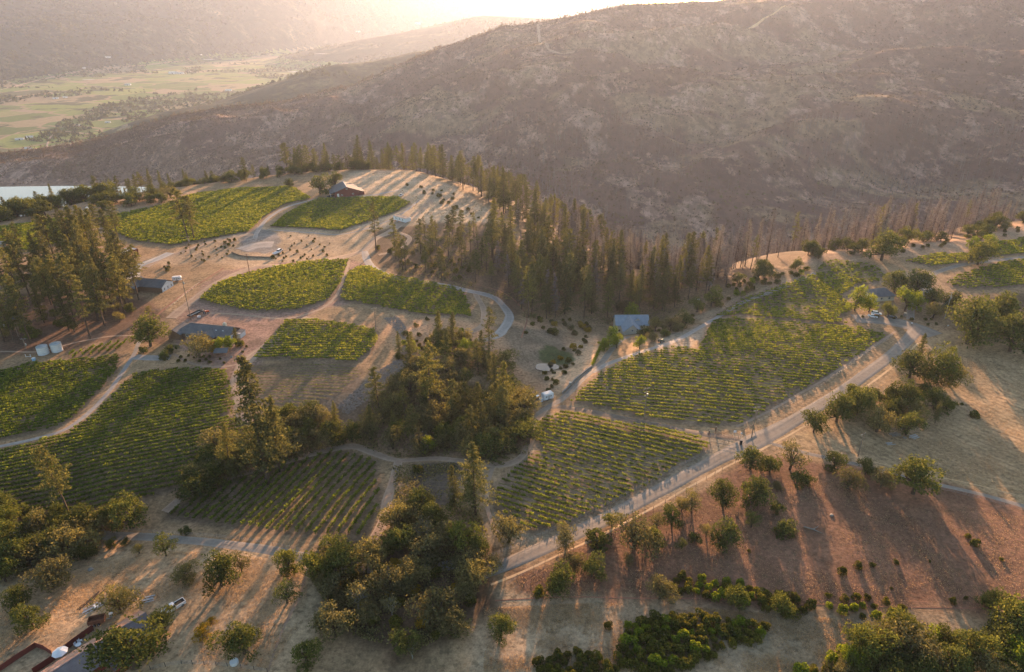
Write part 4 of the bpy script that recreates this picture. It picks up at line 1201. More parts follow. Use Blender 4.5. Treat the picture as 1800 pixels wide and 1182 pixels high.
grove(in_poly([(0, 400), (40, 390), (150, 378), (150, 366), (60, 376), (0, 386)], 22, 6, 4), [('oak', 3)], (10, 13), 'dark oak in the sunny line between the lake and the vines', 'oaks between the lake and the far left vineyard', 4)
grove(in_poly([(170, 372), (240, 364), (320, 352), (320, 343), (240, 350), (170, 358)], 16, 7, 5), [('oak', 2), ('oakgrey', 1), ('oakthin', 1)], (8, 11), 'oak in the row along the far edge of the long vineyard', 'oaks along the far edge of the long vineyard', 5)
EDGE_L = [(0, 372), (80, 356), (150, 342), (200, 335), (270, 326), (340, 322), (420, 317), (520, 305), (580, 300), (650, 298)]
grove(along_edge(EDGE_L, (-10, 16), 115, 6), [('oak', 5), ('pine', 2), ('fir', 2)], (10, 21), {'oak': 'dark oak in the treeline behind the long vineyard', 'pine': 'pine rising above the treeline behind the long vineyard', 'fir': 'fir rising above the treeline behind the long vineyard'}, 'treeline behind the long vineyard', 6)
grove(along_edge([(-30, 396), (40, 380), (100, 366), (165, 350), (215, 338)], (-3, 12), 22, 66), [('oak', 1)], (12, 16), 'tall dark oak on the rim in front of the lake', 'tall oaks on the rim in front of the lake', 66)
EDGE_M = [(500, 303), (580, 299), (650, 298), (720, 300), (790, 320), (850, 353), (900, 398), (955, 433)]
grove(along_edge(EDGE_M, (-4, 66), 150, 7), [('fir', 4), ('pine', 3), ('brownpine', 1)], (19, 30), {'fir': 'fir on the ridge beyond the red barn', 'pine': 'pine on the ridge beyond the red barn', 'brownpine': 'browned pine on the ridge beyond the red barn'}, 'conifers on the ridge beyond the red barn', 7)
grove(in_poly([(880, 420), (960, 450), (1050, 480), (1150, 490), (1230, 500), (1250, 520), (1180, 545), (1100, 555), (1010, 562), (930, 562), (895, 520), (860, 450)], 94, 5.6, 8), [('fir', 6), ('pine', 3), ('brownpine', 3), ('thinpine', 1)], (18, 30),
      {'fir': 'fir in the wood behind the blue roofed house', 'pine': 'pine in the wood behind the blue roofed house', 'thinpine': 'thin pine in the wood behind the blue roofed house', 'brownpine': 'browned pine in the wood behind the blue roofed house'}, 'conifers in the wood behind the blue roofed house', 8)
grove(in_poly([(690, 470), (740, 420), (800, 410), (870, 420), (880, 470), (870, 510), (800, 500), (740, 490)], 26, 7, 9), [('pine', 3), ('thinpine', 3), ('fir', 1)], (13, 22), 'small pine on the slope below the white trailer', 'pines on the slope below the white trailer', 9)
grove(in_poly([(700, 620), (800, 600), (880, 640), (930, 700), (925, 790), (800, 800), (700, 795), (620, 770), (640, 730), (700, 680)], 62, 5.2, 10), [('fir', 2), ('oakgrey', 4), ('oak', 1), ('pine', 2), ('oakthin', 3), ('lime', 1)], (12, 20),
      {'fir': 'fir in the wooded ravine', 'oak': 'olive oak in the wooded ravine', 'oakgrey': 'pale oak in the wooded ravine', 'oakthin': 'thin oak in the wooded ravine', 'pine': 'pine in the wooded ravine', 'lime': 'bright leafy tree in the wooded ravine'}, 'trees of the wooded ravine', 10)
grove(in_poly([(610, 775), (700, 750), (800, 730), (925, 710), (932, 790), (860, 808), (720, 800), (650, 785)], 26, 6, 21), [('oak', 1), ('oakgrey', 3), ('oakthin', 1), ('fir', 1)], (8, 13), {'fir': 'short fir on the lower rim of the wooded ravine', 'oak': 'rounded oak along the lower rim of the wooded ravine', 'oakgrey': 'pale oak along the lower rim of the wooded ravine', 'oakthin': 'thin oak along the lower rim of the wooded ravine'}, 'oaks on the lower rim of the ravine', 21)
grove(in_poly([(430, 790), (520, 740), (600, 750), (610, 775), (540, 790), (460, 825), (380, 850), (350, 870), (330, 845), (370, 800)], 34, 5, 11), [('oak', 3), ('oakgrey', 2), ('fir', 1)], (13, 20),
      {'oak': 'dark oak in the belt between the two lower left vineyards', 'oakgrey': 'grey oak in the belt between the two lower left vineyards', 'fir': 'short fir in the belt between the two lower left vineyards'}, 'tree belt between the lower left vineyards', 11)
grove(in_poly([(1040, 475), (1150, 485), (1240, 495), (1300, 500), (1290, 515), (1200, 520), (1100, 500)], 12, 7, 12), [('brownpine', 2), ('dead', 3)], (18, 27), {'brownpine': 'browned pine on the saddle of the far rim', 'dead': 'bare burned trunk on the saddle of the far rim'}, 'burned trees on the saddle of the rim', 12)
EDGE_D = [(900, 395), (960, 432), (1050, 462), (1150, 476), (1230, 486), (1300, 490)]
grove(along_edge(EDGE_D, (6, 95), 120, 13), [('dead', 4), ('brownpine', 3), ('fir', 1)], (15, 31), {'fir': 'surviving fir above the central gorge', 'brownpine': 'browned conifer among the burned trees above the gorge', 'dead': 'bare burned conifer above the central gorge'}, 'burned conifers above the central gorge', 13, 1.05)
EDGE_R = [(1290, 490), (1400, 466), (1440, 444), (1560, 441), (1640, 426), (1720, 421), (1800, 393), (1880, 388)]
grove(along_edge(EDGE_R, (14, 130), 230, 14), [('dead', 7), ('brownpine', 4), ('thinpine', 1)], (15, 34), {'brownpine': 'browned conifer among the burned trees beyond the right rim', 'dead': 'bare burned conifer beyond the right rim', 'thinpine': 'surviving pine beyond the right rim'}, 'burned conifers beyond the right rim', 14, .9)
grove(along_edge(EDGE_R, (-6, 14), 34, 15), [('oak', 4), ('oakgrey', 1)], (6.5, 11), 'oak on the right rim above the hazy vineyard', 'oaks on the right rim', 15)
grove(in_poly([(590, 960), (700, 955), (830, 990), (830, 1050), (760, 1100), (620, 1080), (570, 1030)], 6, 9, 16), [('oakgrey', 2), ('oakthin', 1)], (7, 10), 'oak in the shade of the bottom woods', 'shaded oaks of the bottom woods', 16)
grove(in_poly([(1480, 700), (1600, 680), (1650, 700), (1600, 750), (1480, 750)], 9, 6, 17), [('oak', 2), ('round', 2)], (5, 8), 'understorey oak inside the roadside clump', 'understorey of the roadside clump', 17)
grove(in_poly([(0, 900), (60, 900), (170, 930), (150, 985), (60, 1000), (0, 1010)], 14, 5, 18), [('oak', 2), ('oakgrey', 1)], (7, 10), 'oak in the woods at the left end of the shaded road', 'oaks at the left end of the shaded road', 18)
grove(in_poly([(1460, 1182), (1560, 1120), (1680, 1130), (1800, 1130), (1800, 1200), (1460, 1210)], 16, 4.5, 19), [('oak', 2), ('oakgrey', 1), ('lime', 1)], (6.5, 10), 'tree filling the bottom right woods', 'trees filling the bottom right woods', 19)
grove(in_poly([(1680, 560), (1800, 540), (1860, 540), (1860, 610), (1700, 590)], 16, 5, 20), [('oak', 1)], (7, 10), 'oak filling the mass at the right frame edge', 'oaks at the right frame edge', 20)

# ---- shrubs
def shrubs(pts, wr, label, group, kinds=(None,), seed=0, flat=1.0):
    r_ = random.Random(seed)
    for p in pts: put_shrub(p, r_.uniform(*wr), label, group, r_.choice(kinds), flat)
grove(in_poly([(1030, 960), (1150, 890), (1320, 840), (1420, 850), (1400, 900), (1250, 960), (1100, 1000)], 13, 9, 22), [('oakthin', 3), ('oakgrey', 1), ('round', 1)], (3, 6), 'thin young tree among the larger oaks of the red field', 'young trees of the red field', 22)
shrubs(in_poly([(1095, 1105), (1160, 1085), (1230, 1085), (1300, 1095), (1350, 1105), (1330, 1130), (1270, 1145), (1220, 1170), (1150, 1190), (1080, 1170)], 90, 1.9, 31), (2.4, 4.4), 'shrub in the large thicket at the bottom centre right', 'shrubs of the large bottom thicket', (None, None, 'lime', None), 1, 1.0)
shrubs(in_poly([(945, 1165), (1000, 1145), (1040, 1155), (1090, 1175), (1060, 1195), (950, 1195)], 26, 1.9, 32), (2.2, 3.6), 'shrub in the thicket touching the bottom edge at centre', 'shrubs of the bottom edge thicket', (None,), 2)
shrubs(in_poly([(1180, 1015), (1250, 1020), (1300, 1030), (1330, 1045), (1320, 1065), (1240, 1050), (1180, 1040)], 30, 2.2, 33), (2.4, 4.0), 'shrub in the strip around the light green oak', 'shrubs around the light green oak', (None, None, 'lime'), 3)
shrubs(in_poly([(1330, 1045), (1400, 1050), (1430, 1070), (1400, 1085), (1340, 1080)], 12, 2.4, 34), (3, 5), 'shrub at the right end of the shrub strip', 'shrubs at the end of the strip', (None,), 4)
shrubs(in_poly([(1455, 1060), (1500, 1050), (1570, 1060), (1590, 1080), (1540, 1090), (1460, 1080)], 14, 2.6, 35), (2.0, 3.4), 'small shrub in the scattered row above the bottom right woods', 'scattered shrubs above the bottom right woods', (None, 'lime'), 5)
shrubs(in_poly([(1400, 1190), (1470, 1150), (1560, 1130), (1600, 1150), (1560, 1190)], 22, 2.6, 36), (3, 5.5), 'light shrub at the bottom edge right of centre', 'light shrubs at the bottom edge', (None, 'lime', 'grey'), 6)
shrubs(in_poly([(500, 415), (580, 415), (580, 450), (520, 462), (480, 460)], 30, 3.0, 37), (1.1, 2.6), 'small planted bush on the bare knoll right of the gravel yard', 'bushes right of the gravel yard', ('lime', 'grey', None), 7, 1.2)
shrubs(in_poly([(330, 430), (420, 415), (440, 425), (400, 440), (420, 462), (360, 462), (300, 450), (310, 470), (270, 490)], 36, 3.0, 38), (1.2, 3.0), 'small bush on the sunny slope left of the gravel yard', 'bushes left of the gravel yard', ('grey', 'lime', 'grey'), 8, 1.2)
shrubs(in_poly([(640, 430), (700, 470), (800, 495), (860, 505), (860, 480), (760, 440), (680, 440)], 34, 3, 39), (2.5, 5), 'shrub on the wooded slope below the white trailer', 'shrubs below the white trailer', (None, 'grey', None), 9)
shrubs(in_poly([(700, 570), (770, 560), (830, 590), (850, 640), (760, 640), (700, 640)], 30, 3, 40), (2, 4.5), 'shrub on the sunny slope above the ravine', 'shrubs above the ravine', (None, 'lime', 'grey'), 10)
shrubs(in_poly([(930, 690), (960, 650), (1010, 600), (1040, 590), (1010, 640), (970, 690)], 24, 2.4, 41), (2, 4.2), 'rusty shrub on the bank between pond and driveway', 'rusty shrubs between pond and driveway', ('grey', 'gold', None), 11)
shrubs(in_poly([(940, 555), (1040, 560), (1060, 585), (980, 590), (900, 590)], 22, 3, 42), (2.6, 5), 'shrub at the wood edge above the pond', 'shrubs above the pond', (None, 'gold', 'grey'), 12)
shrubs(in_poly([(1280, 500), (1350, 490), (1420, 470), (1430, 478), (1350, 505), (1240, 545)], 26, 3, 43), (2.6, 5), 'shrub above the gravel track on the right rim', 'shrubs above the right gravel track', (None, None, 'lime'), 13)
shrubs(in_poly([(1640, 425), (1720, 415), (1800, 400), (1800, 408), (1700, 430), (1560, 450)], 16, 4, 44), (3, 5), 'bright shrub along the far right rim track', 'shrubs along the far right rim track', (None, 'lime'), 14)
shrubs(in_poly([(1500, 555), (1560, 555), (1650, 560), (1680, 570), (1650, 575), (1500, 558)], 10, 3, 45), (1.6, 2.6), 'low hedge bush beside the asphalt parking area', 'hedge bushes by the parking area', (None,), 15)
shrubs(in_poly([(560, 960), (620, 960), (840, 1000), (830, 1120), (760, 1130), (640, 1110), (560, 1100), (545, 1040)], 30, 4, 46), (2.5, 5), 'dark undergrowth bush beneath the bottom woods', 'undergrowth of the bottom woods', (None, None, 'gold'), 16)
shrubs(in_poly([(310, 640), (300, 625), (430, 625), (440, 600), (430, 610), (400, 640)], 14, 2.5, 47), (1.3, 2.4), 'garden shrub around the ranch house', 'garden shrubs of the ranch house', (None, 'gold', 'lime'), 17)
shrubs(in_poly([(690, 320), (790, 335), (830, 360), (850, 390), (780, 360)], 18, 4, 48), (2.5, 5), 'brown shrub on the bare knoll right of the barn', 'shrubs right of the barn', (None, 'grey', 'gold'), 18)
shrubs(in_poly([(1130, 600), (1180, 590), (1250, 550), (1200, 560), (1140, 575)], 16, 2.5, 49), (2.5, 4), 'hedge shrub beside the blue roofed house track', 'hedge shrubs by the blue roofed house', (None, 'grey'), 19)
for (x, y, w, lab) in [(1713, 733, 22, 'dark bush in the middle of the mown field'), (1713, 958, 22, 'shrub in the right of the red field'), (1760, 985, 9, 'tiny bush alone in the right of the red field'),
                       (1575, 990, 12, 'small bush on the rut in the red field'), (1634, 988, 6, 'smallest bush on the rut in the red field'), (1480, 1010, 22, 'bush at the left end of the red field rut'),
                       (1507, 998, 20, 'bush second from the left on the red field rut'), (1533, 995, 14, 'third bush on the red field rut'), (1567, 1036, 7, 'tiny bush under the red field rut'),
                       (1700, 945, 14, 'shrub beside the larger one in the red field'), (1317, 970, 9, 'tiny bush left of the round solitary tree'), (1413, 847, 22, 'dark shrub below the airy oak'),
                       (1070, 1103, 20, 'shrub left of the large bottom thicket'), (1455, 1048, 14, 'pale shrub right of the shrub strip'), (945, 1045, 26, 'shrub beside the bright orange bush'),
                       (1675, 1060, 16, 'shrub above the bottom right woods'), (1697, 1053, 10, 'little bush beside the shrub over the bottom right woods'), (735, 830, 22, 'dark bush in the corner of the small dirt loop'),
                       (422, 608, 20, 'spreading bush beside the garden shelter'), (480, 455, 10, 'dark bush on the edge of the gravel yard'), (1690, 712, 8, 'little bush at the tip of the clump')]:
    p = g1(x, y); put_shrub(p, w * mpp(p), lab)
p = g1(947, 1046); put_shrub(p, 3.0, 'bright orange bush under the sunlit road', None, 'gold')

flush_shrubs()
# ------------------------------------------------------------------ vine rows
rows = []
for fi_, (fname, fpx, rd, sp, vh, vw, gap, hue) in enumerate(FIELDS):
    P = FW[fi_]
    a = G([rd[0], rd[2]], [rd[1], rd[3]]); d = a[1, :2] - a[0, :2]; d /= np.linalg.norm(d); n = np.array([-d[1], d[0]])
    s = P @ n; t = P @ d
    c = s.min() + sp * .6
    k = 0
    while c < s.max():
        xs = []
        for i in range(len(P)):
            s1, s2 = s[i], s[(i + 1) % len(P)]
            if (s1 > c) != (s2 > c):
                u = (c - s1) / (s2 - s1); xs.append(t[i] + u * (t[(i + 1) % len(P)] - t[i]))
        xs.sort()
        for j in range(0, len(xs) - 1, 2):
            if xs[j + 1] - xs[j] > 5: rows.append([fi_, k, c, xs[j] + rng.uniform(0, 1.2), xs[j + 1] - rng.uniform(0, 1.2), d, n])
        c += sp; k += 1
def row_geo(rw, g):
    fi_, k, c, t0, t1, d, n = rw
    fname, fpx, rd, sp, vh, vw, gap, hue = FIELDS[fi_]
    mid = d * (t0 + t1) / 2 + n * c
    r = np.hypot(*mid)
    q_ = 34 if r < 260 else (24 if r < 380 else 15)
    if vh < 1: q_ = 7
    size = .46 if r < 260 else (.58 if r < 380 else .78)
    if vh < 1: size = .3
    m = int((t1 - t0) * q_)
    tt = g.uniform(t0, t1, m)
    vid_ = np.floor(tt / 1.5)
    vig = _h(vid_, vid_ * 0 + k, 7 + fi_)
    base = mid[None] * 0 + d[None] * tt[:, None] + n[None] * c
    patch = fbm(base[:, 0], base[:, 1], 26, 3, 90 + fi_)
    keep = (vig > gap * (.5 + 1.6 * (patch < -.1)))
    vig2 = _h(vid_, vid_ * 0 + k, 17 + fi_)
    tall = vh * (.78 + .35 * vig2 + .2 * patch)
    off = g.normal(0, .26 * vw, m)
    z = g.uniform(.3, 1.0, m) ** .8 * tall
    # vine crown bulges at each stem
    ph = (tt / 1.5 - vid_) - .5
    off = off * (1.1 - .7 * np.abs(ph)); tt = tt + 0
    p = base + n[None] * off[:, None]
    p = p[keep]; z = z[keep]
    zz_ = height(p[:, 0], p[:, 1]) + z
    C = np.column_stack([p, zz_])
    nb = np.stack([n[0] * np.sign(off[keep]) , n[1] * np.sign(off[keep]), np.full(len(p), .7)], 1)
    v, f = leaf_quads(C, size, g, nb, .6, .8)
    hv = {0: .26, 1: .3, 2: .5, 3: .6}[hue]
    A = np.clip(g.normal(hv, .2, len(f)) + .15 * (z / vh - .6) + .5 * (_h(vid_, vid_ * 0 + k, 27 + fi_)[keep] - .5) + .25 * patch[keep], 0, 1)
    # cordon and stems: one thin strip along the whole row
    tl = np.arange(t0, t1, 3.0); bl = d[None] * tl[:, None] + n[None] * c; zl = height(bl[:, 0], bl[:, 1])
    lo = np.column_stack([bl, zl + .45 * vh]); hi = np.column_stack([bl, zl + .62 * vh]); sv = np.concatenate([lo, hi]); K = len(tl)
    i_ = np.arange(K - 1); sf = np.stack([i_, i_ + 1, K + i_ + 1, K + i_], 1) + len(v)
    return np.concatenate([v, sv]), np.concatenate([f, sf]), np.concatenate([A, np.full(len(sf), .05)])
rank = sorted(range(len(rows)), key=lambda i: -(rows[i][4] - rows[i][3]) / np.hypot(*(rows[i][5] * (rows[i][3] + rows[i][4]) / 2 + rows[i][6] * rows[i][2])))
big = set(rank[:296])
cnts = {}
for r_i in range(len(rows)): cnts.setdefault(rows[r_i][0], []).append(r_i)
gv = np.random.default_rng(77)
rest_v, rest_f, rest_a, nb_ = [], [], [], 0
for i, rw in enumerate(rows):
    v, f, A = row_geo(rw, gv)
    if len(f) == 0: continue
    if i in big:
        mid = (rw[5] * (rw[3] + rw[4]) / 2 + rw[6] * rw[2])
        o3 = np.array([mid[0], mid[1], float(height(mid[:1], mid[1:])[0])])
        o = link('vine_row', np_mesh('vine_row', v - o3, f, L_vine, fattr=A), None, tuple(o3))
        fn = FIELDS[rw[0]][0]
        tag(o, 'leafy vine row in the ' + fn, 'vine row', 'vine rows of the ' + fn)
    else:
        rest_v.append(v); rest_f.append(f + nb_); rest_a.append(A); nb_ += len(v)
if rest_v:
    tag(link('vine_rows', np_mesh('vine_rows', np.concatenate(rest_v), np.concatenate(rest_f), L_vine, fattr=np.concatenate(rest_a))), 'remaining far and short vine rows of the vineyards', 'vine rows', None, 'stuff')
print('rows', len(rows))

# ------------------------------------------------------------------ scrub, far woods, tufts (nobody could count them)
def blobs(P, W, H, per, size, g, trunk=0):
    n = len(P); d = rnd_unit(n * per, g); d[:, 2] = np.abs(d[:, 2])
    W = np.repeat(W, per)[:, None]; Hh = np.repeat(H, per)
    C = np.repeat(P, per, 0) + np.column_stack([d[:, :2] * W * .5 * g.uniform(.4, 1, (n * per, 1)), d[:, 2] * Hh * g.uniform(.5, 1.05, n * per)])
    v, f = leaf_quads(C, np.repeat(size, per) if hasattr(size, '__len__') else size, g, d, .8, .9)
    return v, f
L_scrub = leaf_mat('hillside_scrub_leaves', [(0, (.055, .045, .03)), (.45, (.10, .075, .052)), (.8, (.17, .115, .085)), (1, (.13, .13, .06))], .25, 0)
g = np.random.default_rng(5)
def scatter_polar(n, a0, a1, r0f, r1f, g):
    a = g.uniform(a0, a1, n); u = g.uniform(0, 1, n)
    r0, r1 = r0f(a), r1f(a); r = np.sqrt(r0 ** 2 + u * (r1 ** 2 - r0 ** 2))
    return r * np.sin(a), r * np.cos(a), r, a
n = 95000
x, y, r, a = scatter_polar(n, R(-42), R(42), lambda a: itp(foot, 1, a) - 40, lambda a: itp(crest, 1, a) + 30, g)
den = .5 + .9 * fbm(x + .5 * y, y, 300, 4, 81, .6) + .7 * fbm(x, y, 45, 3, 83)
kp = (g.uniform(0, 1, n) > den * .9) | (np.abs(r - itp(crest, 1, a)) < 60)
x, y, r = x[kp], y[kp], r[kp]; P = np.column_stack([x, y, height(x, y) - .3])
m_ = len(P); hw = g.uniform(1.8, 5.0, m_); hh = hw * g.uniform(.5, 1.0, m_)
v, f = blobs(P, hw, hh, 5, hw * .6, g)
spc = np.clip(.42 + .5 * fbm(x, y, 240, 3, 88) + g.normal(0, .18, m_), 0, 1)
tag(link('hillside_scrub', np_mesh('hillside_scrub', v, f, L_scrub, fattr=np.repeat(spc, 5))), 'burned scrub and chaparral covering the far hillside', 'scrub', None, 'stuff')
# standing dead trunks and trees low on the far slope, and along the crest
n = 9000
x, y, r, a = scatter_polar(n, R(-20), R(42), lambda a: itp(foot, 1, a) - 250, lambda a: itp(foot, 1, a) + 420, g)
kp = (fbm(x, y, 180, 3, 91) + g.normal(0, .2, n)) > -.05
x, y, r = x[kp], y[kp], r[kp]; P = np.column_stack([x, y, height(x, y)]); m_ = len(P)
hh = g.uniform(9, 19, m_)
t0 = g.uniform(0, 6.28, m_); du = np.column_stack([np.cos(t0), np.sin(t0), 0 * t0]) * .28
up = np.column_stack([g.normal(0, .3, m_), g.normal(0, .3, m_), hh])
v1 = np.stack([P - du, P + du, P + up + du * .2, P + up - du * .2], 1).reshape(-1, 3); f1 = np.arange(len(v1)).reshape(-1, 4)
cc_ = np.repeat(P, 8, 0) + np.column_stack([g.normal(0, 1.1, (m_ * 8, 2)), np.repeat(hh, 8) * g.uniform(.3, 1, m_ * 8)])
v2, f2 = leaf_quads(cc_, 1.5, g, None, 0, .35)
tag(link('burned_wood', np_mesh('burned_wood', np.concatenate([v1, v2]), np.concatenate([f1, f2 + len(v1)]), L_dead, fattr=g.uniform(0, .8, len(f1) + len(f2)))), 'standing burned wood filling the gorge and lower far slope', 'burned wood', None, 'stuff')
n = 1500
a = g.uniform(R(-38), R(14), n); r = itp(crest, 1, a) + g.normal(0, 25, n)
kp = (vnoise(a * 60, a * 0, 3) > .38) | (g.uniform(0, 1, n) < .2); a, r = a[kp], r[kp]
x, y = r * np.sin(a), r * np.cos(a); P = np.column_stack([x, y, height(x, y) - .5]); m_ = len(P)
hw = g.uniform(4, 9, m_); hh = hw * g.uniform(.8, 1.9, m_)
v, f = blobs(P, hw, hh, 12, hw * .4, g)
tag(link('crest_trees', np_mesh('crest_trees', v, f, L_scrub, fattr=np.repeat(g.uniform(.2, 1, m_), 12))), 'trees fringing the crest of the far hill', 'crest trees', None, 'stuff')
# valley trees: lines and clumps
n = 26000
a = g.uniform(R(-42), R(4), n); r = g.uniform(2400, 8600, n) ** 1.0
x, y = r * np.sin(a), r * np.cos(a)
lines = np.abs(fbm(x * .6 + y * .35, y, 900, 2, 101)) < .035
clump = fbm(x, y, 420, 3, 103) > .30
kp = (lines | clump) & (r > itp(crest, 1, a) + 350); x, y, r = x[kp], y[kp], r[kp]
z = height(x, y); P = np.column_stack([x, y, z - .5]); m_ = len(P)
hw = g.uniform(9, 20, m_); hh = hw * g.uniform(.6, 1.1, m_)
L_valt = leaf_mat('valley_tree_leaves', [(0, (.03, .04, .018)), (1, (.085, .095, .035))], .25, 0)
v, f = blobs(P, hw, hh, 9, hw * .55, g)
tag(link('valley_trees', np_mesh('valley_trees', v, f, L_valt, fattr=np.repeat(g.uniform(0, 1, m_), 9))), 'dark tree lines and clumps between the valley fields', 'valley trees', None, 'stuff')
n = 42000
x, y, r, a = scatter_polar(n, R(-42), R(12), lambda a: np.maximum(itp(vend, 1, a) - 300, 3200), lambda a: np.full_like(a, 11500), g)
kp = fbm(x, y, 600, 4, 105) + g.normal(0, .2, n) > -.15; x, y = x[kp], y[kp]
z = height(x, y); kp = z > -272; P = np.column_stack([x, y, z - 1])[kp]; m_ = len(P)
hw = g.uniform(14, 34, m_); v, f = blobs(P, hw, hw * .55, 5, hw * .6, g)
tag(link('distant_woods', np_mesh('distant_woods', v, f, L_valt, fattr=np.repeat(g.uniform(0, .7, m_), 5))), 'woods covering the distant hills across the valley', 'distant woods', None, 'stuff')
# undergrowth in the ravine and wood, dry tufts in the fields
def ground_cover(name, polys, n, size, mat, label, cat, hmax, seed, a0=0, a1=1, z=None):
    g = np.random.default_rng(seed); vs = []; fs = []; b = 0
    for (pp, w) in polys:
        Q = resolve(pp); lo, hi = Q.min(0), Q.max(0)
        c = g.uniform(lo, hi, (int(n * w * 2), 2)); c = c[inside(Q, c[:, 0], c[:, 1])]
        c = c[(fbm(c[:, 0], c[:, 1], 9, 3, seed) + g.normal(0, .22, len(c))) > 0]
        P = np.column_stack([c, height(c[:, 0], c[:, 1]) + g.uniform(0, hmax, len(c))])
        v, f = leaf_quads(P, size, g, None); vs.append(v); fs.append(f + b); b += len(v)
    F_ = np.concatenate(fs)
    return tag(link(name, np_mesh(name, np.concatenate(vs), F_, mat, fattr=g.uniform(a0, a1, len(F_)))), label, cat, None, 'stuff')
ground_cover('undergrowth', [([(600, 770), (640, 720), (720, 640), (860, 640), (930, 700), (930, 800), (700, 805)], 1.2), ([(870, 420), (1000, 460), (1250, 500), (1200, 560), (1060, 570), (920, 560)], 1.0),
    ([(690, 440), (800, 410), (880, 420), (900, 530), (700, 490)], .7), ([(560, 960), (830, 980), (840, 1090), (720, 1150), (600, 1110), (540, 1010)], .8), ([(330, 850), (440, 790), (610, 750), (610, 780), (480, 820), (340, 880)], .6), ([(620, 305), (720, 303), (800, 325), (870, 375), (820, 420), (740, 375)], .22), ([(690, 820), (800, 815), (860, 940), (840, 1000), (700, 960)], .5)],
    15000, .7, L_grey, 'brown and green undergrowth below the woods', 'undergrowth', .8, 301, 0, .9)
ground_cover('grass_tufts', [([(0, 975), (250, 970), (540, 990), (540, 1080), (470, 1182), (0, 1182)], 1.0), ([(850, 1070), (1150, 1060), (1500, 1090), (1480, 1182), (850, 1182)], 1.0), ([(900, 1020), (1100, 930), (1320, 820), (1620, 870), (1800, 910), (1800, 1090), (1400, 1060), (950, 1055)], .6),
    ([(1450, 760), (1640, 600), (1800, 600), (1800, 870), (1640, 840)], 1.0), ([(1000, 730), (1240, 780), (1000, 950), (930, 960)], .3)],
    70000, .22, L_tuft, 'dry grass tufts scattered over the pastures', 'grass tufts', .22, 303)
tag(None or bpy.data.objects['grass_tufts'], None)
# ------------------------------------------------------------------ buildings
def stripes(name, c, c2, sc, axis=0, rough=.5, metal=0, spec=.4):
    m, nt, out = new_mat(name)
    v = nt.nodes.new('ShaderNodeTexCoord').outputs['Object']
    w = nt.nodes.new('ShaderNodeTexWave'); w.bands_direction = 'XYZ'[axis]; w.inputs['Scale'].default_value = sc; w.inputs['Distortion'].default_value = .3
    nt.links.new(v, w.inputs['Vector'])
    n1 = noise(nt, v, .6, 5, .7)
    cc = mixc(nt, ramp(nt, n1, [(.35, 0.0), (.65, 1.0)]), c, c2)
    cc = mixc(nt, 1, cc, ramp(nt, w.outputs['Fac'], [(.0, .72), (.35, 1.0)]), 'MULTIPLY')
    princ(nt, out, cc, rough, bump(nt, w.outputs['Fac'], .4, .05), metal, spec); return m
R_grey = stripes('grey_metal_roof', (.11, .115, .13), (.145, .15, .165), 2.2, 0, .8)
R_shingle = stripes('grey_shingle_roof', (.12, .12, .13), (.17, .165, .17), 3.5, 2, .85)
R_blue = stripes('blue_grey_roof', (.25, .30, .36), (.32, .37, .43), 2.5, 0, .75)
R_rust = stripes('rusty_sunlit_ribbed_roof', (.40, .20, .13), (.52, .32, .24), 1.4, 0, .6)
R_dark = stripes('dark_ribbed_roof', (.16, .13, .14), (.21, .18, .19), 1.4, 0, .6)
W_red = stripes('dark_red_boards', (.15, .035, .028), (.20, .05, .04), 1.6, 0, .7)
W_redx = stripes('red_side_boards', (.15, .035, .028), (.20, .05, .04), 1.6, 1, .7)
W_cream = mottled('cream_stucco', (.62, .56, .46), .15, .8, .9)
W_white = mottled('white_boards', (.62, .63, .66), .15, 1.0, .7)
W_brown = mottled('brown_boards', (.20, .13, .09), .3, 1.0, .85)
W_trim = mottled('white_trim', (.7, .7, .7), .1, 2.0, .6)
M_glass, _nt, _o = new_mat('dark_glass'); princ(_nt, _o, (.03, .04, .05), .06, spec=.8)
M_dark = mottled('dark_opening', (.03, .027, .025), .2, 1, .9)
M_darkred = mottled('dark_red_paint', (.17, .05, .04), .25, 1, .7)
M_postw = mottled('weathered_wood', (.26, .20, .15), .35, 2, .9)
M_steel = mottled('galvanised_steel', (.42, .44, .46), .15, 1.2, .45, 0, .5)
M_stone = mottled('stone', (.30, .27, .24), .35, 1.5, .9, .05)
M_rust = mottled('rusty_metal', (.22, .10, .06), .4, 1.5, .8)
M_fab = mottled('white_canvas', (.72, .74, .78), .06, 1, .9)
M_tyre = mottled('tyre_rubber', (.025, .025, .026), .2, 3, .9)
def paint(name, c): return mottled(name, c, .08, 1.5, .28, 0, 0, .6)
P_white, P_black, P_orange, P_green, P_cream = paint('white_paint', (.75, .77, .8)), paint('black_paint', (.03, .032, .036)), paint('orange_paint', (.6, .12, .03)), paint('green_paint', (.05, .12, .06)), paint('cream_paint', (.6, .56, .46))

